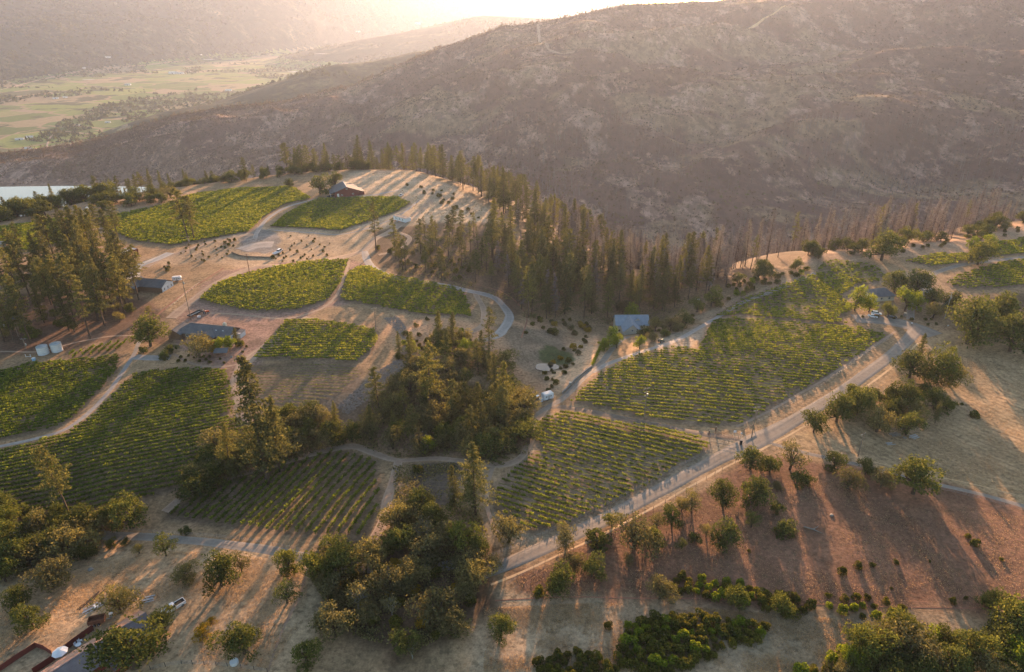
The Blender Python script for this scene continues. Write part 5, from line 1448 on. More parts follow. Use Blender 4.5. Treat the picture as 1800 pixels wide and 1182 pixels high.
def window(par, c, w, h, nrm_axis, sgn, name='window'):
    """window frame standing proud of a wall; c centre on the wall plane (local)"""
    t = .10
    f = MB()
    for (du, dz, a, b) in ((0, h / 2, w + .16, .1), (0, -h / 2, w + .16, .1), (w / 2, 0, .1, h), (-w / 2, 0, .1, h), (0, 0, .06, h)):
        if nrm_axis == 'y': f.box((c[0] + du, c[1] + sgn * .05, c[2] + dz), (a, t, b))
        else: f.box((c[0] + sgn * .05, c[1] + du, c[2] + dz), (t, a, b))
    o = f.build(name, W_trim, par)
    p = MB()
    if nrm_axis == 'y': p.box((c[0], c[1] + sgn * .02, c[2]), (w - .02, .05, h - .02))
    else: p.box((c[0] + sgn * .02, c[1], c[2]), (.05, w - .02, h - .02))
    p.build('pane', M_glass, o)
    return o
def gable_block(par, L, W, Hw, Hr, wall, roof, over=.5, x0=0, y0=0, hip=(0, 0), along='x', th=.18, roof2=None, names=('wall', 'roof')):
    """ridge along local x (or y); walls with gables and two roof slabs"""
    def T(x, y, z): return (x0 + x, y0 + y, z) if along == 'x' else (x0 - y, y0 + x, z)
    a, b = L / 2, W / 2
    w = MB()
    ha, hb = hip
    vs = [T(-a, -b, -1), T(a, -b, -1), T(a, b, -1), T(-a, b, -1), T(-a, -b, Hw), T(a, -b, Hw), T(a, b, Hw), T(-a, b, Hw)]
    fs = [(0, 3, 2, 1), (0, 1, 5, 4), (2, 3, 7, 6)]
    if hb: fs.append((1, 2, 6, 5))
    else: vs.append(T(a, 0, Hw + Hr)); fs.append((1, 2, 6, len(vs) - 1, 5))
    if ha: fs.append((3, 0, 4, 7))
    else: vs.append(T(-a, 0, Hw + Hr)); fs.append((3, 0, 4, len(vs) - 1, 7))
    w.add(vs, fs); w.build(names[0], wall, par)
    s = Hr / b
    e = b + over; ze = Hw - over * s + .06; zr = Hw + Hr + .06
    xa, xb = -a - over, a + over
    ra, rb = (xa + over + ha if ha else xa), (xb - over - hb if hb else xb)
    for sg, mt in ((-1, roof), (1, roof2 or roof)):
        r_ = MB()
        P4 = [T(xa, sg * e, ze), T(xb, sg * e, ze), T(rb, 0, zr), T(ra, 0, zr)]
        r_.add(P4 + [(p[0], p[1], p[2] + th) for p in P4], [(0, 1, 2, 3), (4, 5, 6, 7), (0, 1, 5, 4), (1, 2, 6, 5), (2, 3, 7, 6), (3, 0, 4, 7)])
        rr_ = r_.build(names[1], mt, par)
    for hh, xe, xr in ((ha, xa, ra), (hb, xb, rb)):
        if hh:
            P3 = [T(xe, -e, ze), T(xe, e, ze), T(xr, 0, zr)]
            MB().add(P3 + [(p[0], p[1], p[2] + th) for p in P3], [(0, 1, 2), (3, 4, 5), (0, 1, 4, 3), (1, 2, 5, 4), (2, 0, 3, 5)]).build(names[1], roof, par)
    ridge = MB(); ridge.box(T((ra + rb) / 2, 0, zr + th + .03), (rb - ra, .35, .1) if along == 'x' else (.35, rb - ra, .1)).build('ridge_cap', W_trim if roof in (R_grey,) else roof, par)
def ang(p0, p1):
    a, b = g1(*p0), g1(*p1); return math.atan2(b.y - a.y, b.x - a.x)
def base(px, py, dz=0):
    p = g1(px, py); return Vector((p.x, p.y, p.z + dz))

# red barn: gable towards the camera
b0 = base(611, 346); axis = math.atan2(b0.y, b0.x) + .12
brn = thing('red_barn', 'dark red barn with grey gable roof on top of the hill', 'barn', b0 + Vector((math.cos(axis), math.sin(axis), 0)) * 10, axis)
gable_block(brn, 20, 19, 4.2, 3.4, W_redx, R_grey, .6)
MB().prism([(-9.6, 3.9), (-13.5, 2.7), (-13.5, 2.9), (-9.6, 4.1)], (-9.5, 4)).build('lean_to_roof', R_grey, brn)
MB().box((-2.8, -11.5, 1.1), (13.2, 3.9, 3.1)).build('lean_to', W_redx, brn)
MB().prism([(9.7, 3.7), (13, 3.0), (13, 3.15), (9.7, 3.9)], (-9, 8)).build('porch_roof', R_grey, brn)
for yy in (-8.5, -3, 3, 7.5): MB().box((yy, 12.8, 1.4), (.25, .25, 3.2)).build('porch_post', W_trim, brn)
MB().box((-10.06, 7.2, 1.4), (.1, 1.6, 3.0)).build('door', W_trim, brn)
for yy, zz in ((4.2, 1.7), (-4.5, 1.9), (0, 6.2)): window(brn, (-10.0, yy, zz), 1.3, .9, 'x', -1)

# ranch house
ra = ang((320, 595), (425, 603))
rh = thing('ranch_house', 'long low ranch house with grey shingle roof and chimney', 'house', base(368, 590), ra)
gable_block(rh, 27, 9.5, 2.9, 2.6, W_brown, R_shingle, .7, 0, 0, (4.5, 0))
gable_block(rh, 8, 6.5, 2.7, 1.9, W_brown, R_shingle, .6, -13.5, -2.5, (0, 0), 'y', .18, None, ('wing_wall', 'wing_roof'))
gable_block(rh, 5, 7, 2.8, 1.9, W_brown, R_shingle, .5, 3.5, -4.2, (0, 0), 'y', .18, None, ('porch_wall', 'porch_roof'))
MB().box((13.58, 0, 1.4), (.12, 9.4, 2.7)).build('white_gable_end', W_white, rh)
MB().box((15.3, 1.4, 1.2), (3.2, 4.2, 3.4)).build('lean_to', W_white, rh)
MB().prism([(-.9, 2.7), (3.7, 2.95), (3.7, 3.1), (-.9, 2.85)], (13.7, 17.2)).build('lean_to_roof', R_shingle, rh)
ch = MB().box((8.6, 1.0, 5.6), (1.5, 1.1, 2.4)).build('chimney', W_cream, rh)
MB().box((8.6, 1.0, 6.95), (.7, .7, .3)).build('chimney_cap', M_steel, ch)
for xx in (2.6, 4.4): window(rh, (xx, -6.72, 1.5), 1.3, 1.2, 'y', -1)
for xx in (8.5, 10.3, 12): window(rh, (xx, -4.76, 1.5), 1.0, 1.5, 'y', -1)
for xx in (-8, -5, -2): window(rh, (xx, -4.76, 1.5), 1.3, 1.2, 'y', -1)
MB().box((6.9, -4.8, 1.05), (1.0, .1, 2.1)).build('door', W_trim, rh)
MB().box((13.70, -1.5, 1.0), (.1, 1.0, 2.1)).build('side_door', M_dark, rh)
for xx in (6, 9.5): MB().box((xx, -2.2, 4.45), (.8, .7, .12)).build('skylight', P_white, rh)

# blue roofed house
ba = ang((1082, 600), (1135, 590))
bh = thing('blue_roofed_house', 'cream house with blue grey cross gable roof among bright trees', 'house', base(1108, 580), ba - .18)
gable_block(bh, 17, 10, 5.2, 3.3, W_cream, R_blue, .6)
gable_block(bh, 11, 8.5, 5.2, 3.4, W_cream, R_blue, .6, -1.5, -7.0, (0, 0), 'y', .18, None, ('front_wall', 'front_roof'))
gable_block(bh, 3.2, 2.6, 7.0, 1.0, W_cream, R_blue, .3, 2.8, -1.4, (0, 0), 'y', .12, None, ('dormer_wall', 'dormer_roof'))
window(bh, (-1.5, -12.5, 5.4), .9, .9, 'y', -1); window(bh, (.9, -12.5, 6.0), .7, .7, 'y', -1)
for xx in (-7, 5, 7.3): window(bh, (xx, -5.0, 2.0), 1.3, 1.4, 'y', -1)
MB().box((-3.6, -12.56, 1.1), (1.2, .1, 2.2)).build('door', M_dark, bh)
MB().box((1.5, -12.56, 1.3), (2.6, .1, 2.5)).build('garage_door', W_brown, bh)

# dark hipped house with white gable end, left hill
la = ang((240, 505), (296, 508))
lh = thing('dark_roofed_house', 'house with dark roof and white gable end half hidden by pines', 'house', base(268, 507), la)
gable_block(lh, 19, 10, 3.0, 2.4, W_brown, R_shingle, .6, 0, 0, (0, 0))
gable_block(lh, 12, 8, 3.0, 2.0, W_brown, R_shingle, .5, -8, -3, (0, 0), 'y', .18, None, ('wing_wall', 'wing_roof'))
MB().prism([(-4.8, 0), (4.8, 0), (4.8, 2.9), (0, 5.1), (-4.8, 2.9)], (9.55, 9.68)).build('white_gable_end', W_white, lh)
for yy in (-3, 0, 3): window(lh, (9.68, yy, 1.5), .9, 1.4, 'x', 1)
# dark red carport
ca_ = ang((205, 462), (240, 452))
cp = thing('carport', 'dark red timber carport with flat pale roof', 'carport', base(220, 452), ca_)
MB().box((0, 0, 4.0), (13, 7.5, .25)).build('flat_roof', R_blue, cp)
for yy in (-3.9, 3.9): MB().box((0, yy, 3.7), (13.6, .3, 1.0)).build('fascia', M_darkred, cp)
for xx in (-6.65, 6.65): MB().box((xx, 0, 3.7), (.3, 7.45, 1.0)).build('end_fascia', M_darkred, cp)
for xx in (-6.2, 0, 6.2):
    for yy in (-3.9, 3.9): MB().box((xx, yy, 1.2), (1.1, .7, 4.0), 0, .8).build('post', M_darkred, cp)
for (x, y, L, W, rz, lab) in [(205, 468, 9, 7, .3, 'small grey roofed outbuilding beside the dark red carport'), (138, 448, 8, 8, .8, 'steep dark roofed building poking out of the pine grove'),
                              (1, 440, 10, 8, .2, 'grey roof at the left frame edge behind the grove')]:
    o = thing('outbuilding', lab, 'building', base(x, y), rz); gable_block(o, L, W, 3.2 if x != 138 else 6.5, 2.2 if x != 138 else 4.0, W_brown, R_shingle if x == 138 else R_blue, .5); window(o, (0, -W / 2, 1.6), 1.0, 1.1, 'y', -1)
o = thing('grey_roofed_house', 'grey roofed house half hidden by yellow green trees on the right', 'house', base(1545, 524), .15)
gable_block(o, 11, 9, 3, 2.6, W_cream, R_shingle, .6, 0, 0, (3.5, 3.5)); window(o, (-2, -4.5, 1.6), 1.2, 1.2, 'y', -1); window(o, (2.5, -4.5, 1.6), 1.2, 1.2, 'y', -1)
o = thing('gate_house', 'small blue grey roofed building beside the gate road', 'building', base(1628, 524), .9)
gable_block(o, 7, 5.5, 2.6, 1.7, W_cream, R_blue, .5); window(o, (0, -2.75, 1.4), 1, 1, 'y', -1)
# garden shelter
o = thing('garden_shelter', 'open garden shelter with grey gable roof below the ranch house', 'shelter', base(392, 625), ra + .25)
for sg in (-1, 1):
    MB().add([(-3, sg * 2.6, 2.4), (3, sg * 2.6, 2.4), (3, 0, 3.5), (-3, 0, 3.5), (-3, sg * 2.6, 2.52), (3, sg * 2.6, 2.52), (3, 0, 3.62), (-3, 0, 3.62)], [(0, 1, 2, 3), (4, 5, 6, 7), (0, 1, 5, 4), (1, 2, 6, 5), (2, 3, 7, 6), (3, 0, 4, 7)]).build('roof', R_grey, o)
for xx in (-2.5, 2.5):
    for yy in (-2, 2): MB().box((xx, yy, 1.1), (.2, .2, 2.8)).build('post', M_postw, o)
# rusty shed, bottom left
sa = ang((95, 1182), (203, 1112))
pm = base(150, 1160); 
sh = thing('rusty_roofed_shed', 'long shed with rusty ribbed metal roof at the bottom left', 'shed', base(164, 1166), sa)
gable_block(sh, 30, 8.0, 2.6, 2.0, W_red, R_dark, .6, -2, 0, (0, 0), 'x', .12, R_rust)  # paler rust on the sun side, dark on the other: light painted into slopes
MB().box((6.5, -6.25, 1.1), (9, 4.4, 3.4)).build('annex', W_red, sh)
MB().prism([(-4.0, 2.9), (-8.9, 2.6), (-8.9, 2.75), (-4.0, 3.05)], (1.6, 11.4)).build('annex_roof', R_dark, sh)
MB().tube([(11, 1, 3.8), (11, 1, 5.2)], .1, 8).build('flue', M_steel, sh)
window(sh, (-4, -4.0, 1.4), 1.2, 1.0, 'y', -1)

# white site trailer, tanks, small huts
ta = ang((692, 386), (722, 393))
o = thing('site_trailer', 'white office trailer with grey roof below the barn vineyard', 'trailer', base(706, 389), ta)
MB().box((0, 0, 1.9), (13, 4.2, 2.8)).build('body', P_white, o, bevel=.05); MB().box((0, 0, 3.36), (13.3, 4.4, .14)).build('roof', R_grey, o)
MB().box((5.2, 2.6, 1.8), (2.4, 1.4, 2.4)).build('side_box', P_white, o)
for xx in (-3.4, 0.5, 3.8): window(o, (xx, -2.1, 2.1), 1.2, .9, 'y', -1)
MB().box((-1.5, -2.14, 1.6), (.9, .08, 2.0)).build('door', W_trim, o); MB().box((-1.5, -2.8, .3), (1.2, 1.2, .5)).build('step', M_steel, o)
for xx in (-4.5, 4.5): MB().tube([(xx, -1.8, .35), (xx, 1.8, .35)], .38, 12).build('wheel', M_tyre, o)
for i, (x, y, r_) in enumerate([(77, 622, 2.25), (101, 617, 2.25)]):
    o = thing('water_tank', ['left one of two pale cylindrical water tanks', 'right one of two pale cylindrical water tanks'][i], 'water tank', base(x, y), 0, 'pale water tanks')
    b = MB(); b.tube([(0, 0, -.3), (0, 0, 3.6)], r_, 36, False); b.build('shell', W_white, o, True)
    b = MB(); b.tube([(0, 0, 3.6), (0, 0, 3.75), (0, 0, 4.35)], [r_ + .07, r_ + .05, .3], 36); b.build('roof', M_steel, o)
    for zz in (.9, 1.8, 2.7): MB().tube([(0, 0, zz), (0, 0, zz + .06)], r_ + .03, 36, False).build('hoop', M_steel, o)
    MB().tube([(.7, -.7, 4.15), (.7, -.7, 4.4)], .3, 12).build('hatch', M_steel, o)
def box_thing(name, label, cat, x, y, d, mat, rz=0, extra=None):
    o = thing(name, label, cat, base(x, y), rz)
    MB().box((0, 0, d[2] / 2), d).build('body', mat, o, bevel=min(d) * .06)
    if extra: extra(o, d)
    return o
box_thing('pump_box', 'small cream pump box right of the water tanks', 'pump box', 105, 612, (1.2, 1.0, 1.6), P_cream, .2, lambda o, d: MB().box((0, 0, d[2] + .05), (1.4, 1.2, .1)).build('lid', R_grey, o))
box_thing('blue_barrel_crate', 'light blue crate standing below the water tanks', 'crate', 60, 634, (1.1, 1.1, 1.2), paint('light_blue_paint', (.3, .5, .7)), 0, lambda o, d: MB().box((0, 0, d[2] + .04), (1.2, 1.2, .1)).build('lid', P_white, o))
o = thing('loading_frame', 'white metal frame standing left of the blue crate', 'frame', base(50, 628))
for xx in (-1.1, 1.1): MB().box((xx, 0, .7), (.12, .12, 1.5)).build('post', P_white, o)
MB().box((0, 0, .25), (2.1, .1, .1)).build('rail', P_white, o)
# hunting blind / tree house, tank tower
o = thing('tree_house', 'little grey hut on posts between the left trunks', 'tree house', base(40, 590), .3)
MB().box((0, 0, 8.0), (3.2, 2.8, 2.4)).build('hut', W_brown, o); MB().box((0, 0, 9.3), (3.8, 3.4, .2)).build('roof', R_grey, o)
for xx in (-1.4, 1.4):
    for yy in (-1.2, 1.2): MB().box((xx, yy, 3.4), (.22, .22, 7.6)).build('post', M_postw, o)
o = thing('tank_tower', 'small white tank on a slender stand above the far left vineyard', 'tank tower', base(158, 384))
MB().tube([(0, 0, 6.3), (0, 0, 7.9), (0, 0, 8.6)], [1.2, 1.2, .15], 18).build('tank', P_white, o)
for xx in (-.9, .9):
    for yy in (-.9, .9): MB().tube([(xx * 1.4, yy * 1.4, -.3), (xx, yy, 6.3)], .09, 6).build('leg', M_steel, o)
box_thing('well_hut', 'tiny white hut in the gap of the long vineyard', 'hut', 197, 393, (2.6, 1.4, .9), W_white, .1, lambda o, d: MB().box((0, 0, d[2] + .06), (2.9, 1.7, .12)).build('lid', R_grey, o))
# far valley buildings
wv = mottled('far_white_wall', (.75, .75, .75), .1, .05, .8)
rv_ = mottled('far_pale_roof', (.55, .54, .52), .1, .05, .7)
FB = [(305, 130, 60, 'lone white farm building between valley tree lines'), (318, 130, 40, 'smaller farm building right of the lone valley farm'), (225, 150, 34, 'low farm shed in the middle valley field'), (98, 174, 26, 'farmhouse in the near valley trees'),
      (115, 172, 24, 'second farmhouse in the near valley trees'), (190, 216, 20, 'white house at the near edge of the valley'), (138, 221, 18, 'house among trees under the wooded rise'), (35, 246, 26, 'winery building at the left edge of the valley, left one'),
      (52, 242, 24, 'winery building at the left edge of the valley, right one'), (50, 262, 22, 'pale farm shed by the near valley track'), (402, 160, 34, 'white house in the trees before the low wooded hill'), (628, 57, 70, 'large white hilltop building in the hazy distance'),
      (733, 43, 90, 'long pale winery roof in the hazy valley'), (352, 97, 30, 'shed beside the far valley pond'), (190, 102, 36, 'white building at the foot of the distant hills'), (146, 121, 30, 'barn at the foot of the left distant hills')]
for (x, y, s, lab) in FB:
    p = base(x, y); o = thing('farm_building', lab, 'building', p, rng.uniform(-.3, .5), 'farm buildings in the valley')
    gable_block(o, s, s * .42, s * .16, s * .08, wv, rv_, s * .03)
    MB().box((0, -s * .212, s * .06), (s * .12, .3, s * .12)).build('door', M_dark, o)
M_pond_glare, _n2, _o2 = new_mat('pond_painted_sky_glare'); princ(_n2, _o2, (.62, .66, .70), .25, spec=.5)  # pale base colour stands in for bright sky reflected by the ponds
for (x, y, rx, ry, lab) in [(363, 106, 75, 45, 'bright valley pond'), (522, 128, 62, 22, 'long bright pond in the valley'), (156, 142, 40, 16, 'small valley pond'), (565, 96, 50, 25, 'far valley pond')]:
    p = base(x, y); disc('pond', p.x, p.y, rx, ry, p.z + 5.5, M_pond_glare, 24, 0, .1, x)
# valley roads and one on the burned hill
ribbon('hill_track', [(940, 86), (947, 96), (955, 105), (975, 110), (1010, 112)], 9, M_dirt, .8, 'pale track high on the far hill', .3, 71)
ribbon('hill_track', [(1270, 97), (1300, 96), (1350, 93), (1380, 88)], 8, M_verge, 1.0, 'bright bare terrace line on the right far hill', .4, 72)
ribbon('valley_road', [(0, 158), (60, 143), (130, 128), (200, 120), (270, 113), (330, 106)], 12, M_dirt, .8, 'pale road along the far side of the valley', .3, 73)
ribbon('valley_road', [(60, 268), (85, 248), (110, 232), (160, 236)], 7, M_dirt, .8, 'pale farm road in the near valley', .3, 74)

# ------------------------------------------------------------------ vehicles
def wheels(o, xs, ys, r_, w=.24):
    for xx in xs:
        for yy in ys:
            t = MB().tube([(xx, yy - w / 2, r_), (xx, yy + w / 2, r_)], r_, 16).build('wheel', M_tyre, o)
            MB().tube([(xx, yy - w / 2 - .012, r_), (xx, yy + w / 2 + .012, r_)], r_ * .55, 10).build('rim', M_steel, t)
def car(x, y, rz, label, pm_, kind='suv', name=None):
    o = thing(name or {'suv': 'parked_car', 'sedan': 'parked_car', 'pickup': 'pickup_truck', 'van': 'parked_van'}[kind], label, {'pickup': 'pickup truck', 'van': 'van'}.get(kind, 'car'), base(x, y, .03), rz)
    L = {'suv': 4.9, 'sedan': 4.7, 'pickup': 5.8, 'van': 5.2}[kind]; a = L / 2
    if kind == 'pickup':
        prof = [(-a, .5), (-a, 1.12), (.25, 1.15), (.3, 1.15), (1.35, 1.14), (a - .1, 1.0), (a, .8), (a, .45), (a - .5, .38), (-a + .4, .38)]
        cab = [(-.35, 1.14), (-.25, 1.82), (.75, 1.85), (1.45, 1.14)]
    elif kind == 'sedan':
        prof = [(-a, .5), (-a, .95), (-1.5, 1.0), (1.1, .98), (a - .1, .82), (a, .7), (a, .4), (-a + .3, .32)]
        cab = [(-1.75, .98), (-1.0, 1.42), (.35, 1.43), (1.15, .97)]
    elif kind == 'van':
        prof = [(-a, .45), (-a, 1.1), (1.7, 1.1), (a - .1, 1.0), (a, .7), (a, .42), (-a + .3, .35)]
        cab = [(-a + .06, 1.09), (-a + .1, 2.0), (.9, 2.02), (1.8, 1.09)]
    else:
        prof = [(-a, .5), (-a, 1.05), (-1.6, 1.08), (1.15, 1.06), (a - .1, .92), (a, .75), (a, .42), (-a + .3, .36)]
        cab = [(-a + .1, 1.05), (-1.9, 1.68), (.35, 1.72), (1.25, 1.05)]
    def extr(pr, w, w2=None):
        b = MB(); n = len(pr); w2 = w2 or w; zs = [z for _, z in pr]; zm, zM = min(zs), max(zs)
        ww = [w + (w2 - w) * (z - zm) / (zM - zm + 1e-6) for z in zs]
        vs = [(u, -k, z) for (u, z), k in zip(pr, ww)] + [(u, k, z) for (u, z), k in zip(pr, ww)]
        b.add(vs, [[i, (i + 1) % n, n + (i + 1) % n, n + i] for i in range(n)] + [list(range(n))[::-1], list(range(n, 2 * n))]); return b
    body = extr(prof, .93, .9).build('body', pm_, o, bevel=.05)
    extr(cab, .86, .66).build('cabin', M_glass, o, bevel=.03)
    top = [(u * .93 + .02, z + .015) for u, z in cab if z > 1.4 or (kind == 'sedan' and z > 1.2)]
    x0_, x1_ = min(u for u, z in top), max(u for u, z in top); zt = max(z for u, z in top)
    MB().box(((x0_ + x1_) / 2, 0, zt + .02), (x1_ - x0_ + .12, 1.36, .06)).build('roof_panel', pm_, o, bevel=.02)
    for u0, u1 in ((cab[0], cab[1]), (cab[-1], cab[-2])):
        for sg in (-1, 1): pass
    if kind == 'pickup':
        MB().box((-1.62, 0, 1.17), (2.3, 1.5, .03)).build('bed', M_dark, o)
        for sg in (-1, 1): MB().box((-1.62, sg * .84, 1.22), (2.5, .14, .12)).build('bed_rail', pm_, o)
        MB().box((-a + .04, 0, 1.15), (.1, 1.7, .3)).build('tailgate', pm_, o)
    for sg in (-1, 1):
        MB().box((a - .02, sg * .66, .78), (.08, .34, .16)).build('headlight', P_white, o)
        MB().box((-a + .0, sg * .76, .85), (.06, .2, .22)).build('tail_light', P_orange, o)
    wheels(o, (-a + .95, a - .95), (-.82, .82), .36)
    return o
car(306, 1071, ang((292, 1078), (318, 1062)) + math.pi, 'white pickup with dark bed parked on the path at the bottom left', P_white, 'pickup')
car(1534, 558, ang((1524, 556), (1545, 560)), 'white car nearer the road of the two white ones', P_white, 'sedan')
car(1540, 553, ang((1530, 552), (1548, 554)), 'white car with roof bars behind the other white one', P_white, 'suv')
car(1567, 559, ang((1556, 558), (1578, 560)), 'black car parked right of the white cars', P_black, 'sedan')
car(581, 347, ang((575, 350), (588, 346)), 'black pickup with white cab top beside the red barn', P_black, 'pickup')
car(579, 341, ang((574, 341), (586, 341)), 'white van left of the red barn', P_white, 'van')
car(705, 345, 1.2, 'white pickup alone on the track right of the barn', P_white, 'pickup')
car(492, 443, 1.4, 'white truck on the gravel yard', P_white, 'van')
def trailer(x, y, rz, label, L, W, side, mat, name='trailer', load=None):
    o = thing(name, label, 'trailer', base(x, y, .02), rz)
    MB().box((0, 0, .75), (L, W, .16)).build('deck', mat, o)
    if side:
        for sg in (-1, 1): MB().box((0, sg * (W / 2 - .05), .83 + side / 2), (L, .1, side)).build('side_board', mat, o)
        for sg in (-1, 1): MB().box((sg * (L / 2 - .05), 0, .83 + side / 2), (.1, W - .2, side)).build('end_board', mat, o)
    MB().tube([(L / 2, 0, .6), (L / 2 + 1.3, 0, .55)], .06, 6).build('drawbar', M_steel, o)
    wheels(o, (-.5, .5), (-W / 2 - .14, W / 2 + .14), .34)
    if load: load(o)
    return o
trailer(172, 1095, ang((160, 1098), (184, 1092)), 'brown high sided tipping trailer beside the rusty roofed shed', 3.8, 2.1, .9, M_rust, 'tipping_trailer')
trailer(343, 554, ang((330, 558), (354, 546)), 'dark flatbed trailer below the tall utility pole', 7.5, 2.4, .35, P_black, 'flatbed_trailer')
trailer(486, 447, 1.1, 'white flat trailer behind the white truck', 5, 2.2, .5, P_white, 'flat_trailer')
def camper(x, y, rz, label, L, W, H, name='camper'):
    o = thing(name, label, 'camper', base(x, y, .03), rz)
    MB().box((0, 0, .5 + H / 2), (L, W, H), 0, .97).build('body', P_white, o, bevel=.12)
    MB().box((0, 0, .56 + H), (L * .86, W * .8, .12)).build('roof', W_trim, o)
    for xx in (-L * .25, L * .2): window(o, (xx, -W / 2 + .01, .5 + H * .6), L * .16, H * .26, 'y', -1)
    MB().box((0, -W / 2 - .02, .5 + H * .42), (.65, .06, H * .76)).build('door', M_steel, o)
    MB().tube([(L / 2, 0, .6), (L / 2 + 1.1, 0, .5)], .07, 6).build('drawbar', M_steel, o)
    wheels(o, (-.45, .45), (-W / 2 + .1, W / 2 - .1), .36)
    for k in range(4): MB().box((-L * .3 + k * L * .2, 0, .64 + H), (.12, W * .86, .08)).build('roof_rib', W_white, o)
camper(962, 702, ang((952, 706), (972, 698)), 'white camper trailer where the driveway meets the track', 4.6, 2.6, 2.5)
camper(312, 494, ang((304, 496), (320, 494)), 'cream camper parked beside the white gable end', 4.8, 2.3, 2.1)
o = box_thing('water_cube', 'white water tote left of the camper trailer', 'water tote', 951, 706, (1.4, 1.4, 1.5), P_white, .4, lambda o, d: MB().box((0, 0, -.02), (1.5, 1.5, .2)).build('pallet', M_postw, o))
o = box_thing('utility_cart', 'small cart with white top beside the water tote', 'cart', 944, 701, (1.6, 1.0, .7), M_rust, .8, lambda o, d: (MB().box((0, 0, 1.3), (1.7, 1.1, .1)).build('canopy', P_white, o), [MB().box((xx, yy, 1.0), (.06, .06, .7)).build('canopy_post', M_steel, o) for xx in (-.7, .7) for yy in (-.4, .4)], wheels(o, (-.5, .5), (-.6, .6), .25, .15)))
def tractor(x, y, rz, label, pm_, name='tractor', cat='tractor'):
    o = thing(name, label, cat, base(x, y, .02), rz)
    MB().box((.75, 0, 1.05), (1.7, .8, .7), 0, .9).build('bonnet', pm_, o, bevel=.06); MB().box((-.5, 0, .95), (1.1, 1.0, .4)).build('platform', pm_, o)
    MB().box((-.65, 0, 1.35), (.5, .55, .5)).build('seat', M_tyre, o); MB().tube([(-1.0, -.5, 1.1), (-1.0, -.5, 2.2), (-1.0, .5, 2.2), (-1.0, .5, 1.1)], .05, 6).build('roll_bar', M_steel, o)
    MB().tube([(.1, 0, 1.3), (-.2, 0, 1.65)], .04, 6).build('steering_column', M_steel, o)
    wheels(o, (-.75,), (-.8, .8), .62, .36); wheels(o, (1.2,), (-.65, .65), .38, .24)
tractor(362, 551, .5, 'small orange tractor right of the dark flatbed trailer', P_orange)
tractor(1162, 602, .6, 'dark green tractor on the gravel track above the right vineyard', P_green)
tractor(1225, 530, .2, 'white utility cart at the far end of the gravel track', P_white, 'utility_vehicle', 'utility vehicle')
box_thing('tool_chest', 'white chest on the ground beside the flatbed trailer', 'chest', 350, 558, (1.5, .8, .7), P_white, .3, lambda o, d: MB().box((0, 0, d[2] + .04), (1.56, .86, .08)).build('lid', W_trim, o))
o = thing('garden_swing', 'white garden swing seat beside the cream gable', 'swing seat', base(1089, 604), .5)
MB().box((0, 0, .5), (1.7, .6, .12)).build('seat', P_white, o); MB().box((0, .32, .9), (1.7, .08, .7)).build('backrest', P_white, o); MB().box((0, 0, 1.95), (2.0, 1.1, .1)).build('canopy', P_white, o)
for sg in (-1, 1): MB().tube([(sg * .95, -.6, 0), (sg * .95, 0, 1.95), (sg * .95, .6, 0)], .04, 6).build('frame', M_steel, o)
box_thing('white_cabinet', 'white cabinet on the apron left of the swing seat', 'cabinet', 1074, 608, (1.5, 1.0, 1.7), P_white, .3, lambda o, d: MB().box((0, -.52, .85), (1.2, .04, 1.4)).build('door', W_trim, o))

# ------------------------------------------------------------------ poles, signs, fences, walls
POLES = {}
def pole(x, y, hpx, label, arms=1, key=None, drum=True, rz=0, mat=None):
    p = base(x, y); dep = math.atan2(CAM_H - p.z, math.hypot(p.x, p.y)); h = hpx * mpp(p) / math.cos(dep)
    o = thing('utility_pole', label, 'utility pole', p, rz)
    MB().tube([(0, 0, -.5), (0, 0, h)], [.2, .13], 10).build('pole', mat or M_postw, o)
    for i in range(arms):
        z = h - .35 - i * 1.5
        a = MB().box((0, .14, z), (2.6 if i == 0 else 1.8, .12, .14)).build('crossarm', M_postw, o)
        for xx in (-1.15, -.5, .5, 1.15)[:4 if i == 0 else 3]: MB().tube([(xx * (1 if i == 0 else .7), .14, z + .07), (xx * (1 if i == 0 else .7), .14, z + .3)], .06, 8).build('insulator', P_white, a)
    if drum: MB().tube([(.42, 0, h - 3.4), (.42, 0, h - 2.4)], .28, 14).build('transformer', M_steel, o)
    POLES[key] = (o, p, h, rz)
    return o
pole(1132, 738, 54, 'tall utility pole rising from the track between the right vineyards', 3, 'a', True, .4)
pole(1321, 770, 54, 'utility pole at the road junction beside the vineyard corner', 2, 'b', False, .2)
pole(661, 579, 37, 'utility pole beside the rounded vineyard', 1, 'c', False, .5)
pole(336, 563, 74, 'tallest utility pole, above the ranch house roof', 1, 'd', True, .3)
pole(440, 487, 40, 'reddish utility pole in the oval vineyard edge', 1, 'e', False, .3, M_rust)
pole(337, 452, 36, 'utility pole in front of the tall pine pair', 2, 'f', True, .2)
pole(1660, 560, 46, 'steel coloured utility pole with transformer at the right frame side', 2, 'g', True, .1, M_steel)
pole(1508, 802, 40, 'utility pole with white crossarm below the roadside clump', 1, 'h', False, .6)
pole(46, 613, 18, 'short service pole left of the water tanks', 1, 'i', True, .2)
pole(12, 592, 30, 'pole with lamp box at the left frame edge', 1, 'j', True, .2)
def wire(k1, k2, sag, label):
    b = MB()
    for off in (-1.0, 0, 1.0):
        A, B = POLES[k1], POLES[k2]
        ax = Vector((math.cos(A[3]) * off, math.sin(A[3]) * off, A[2] - .1)) + A[1]; bx_ = Vector((math.cos(B[3]) * off, math.sin(B[3]) * off, B[2] - .1)) + B[1]
        pts = [ax.lerp(bx_, t / 14) - Vector((0, 0, sag * 4 * (t / 14) * (1 - t / 14))) for t in range(15)]
        b.tube(pts, .011, 4)
    tag(b.build('power_line', M_char), label, 'power line')
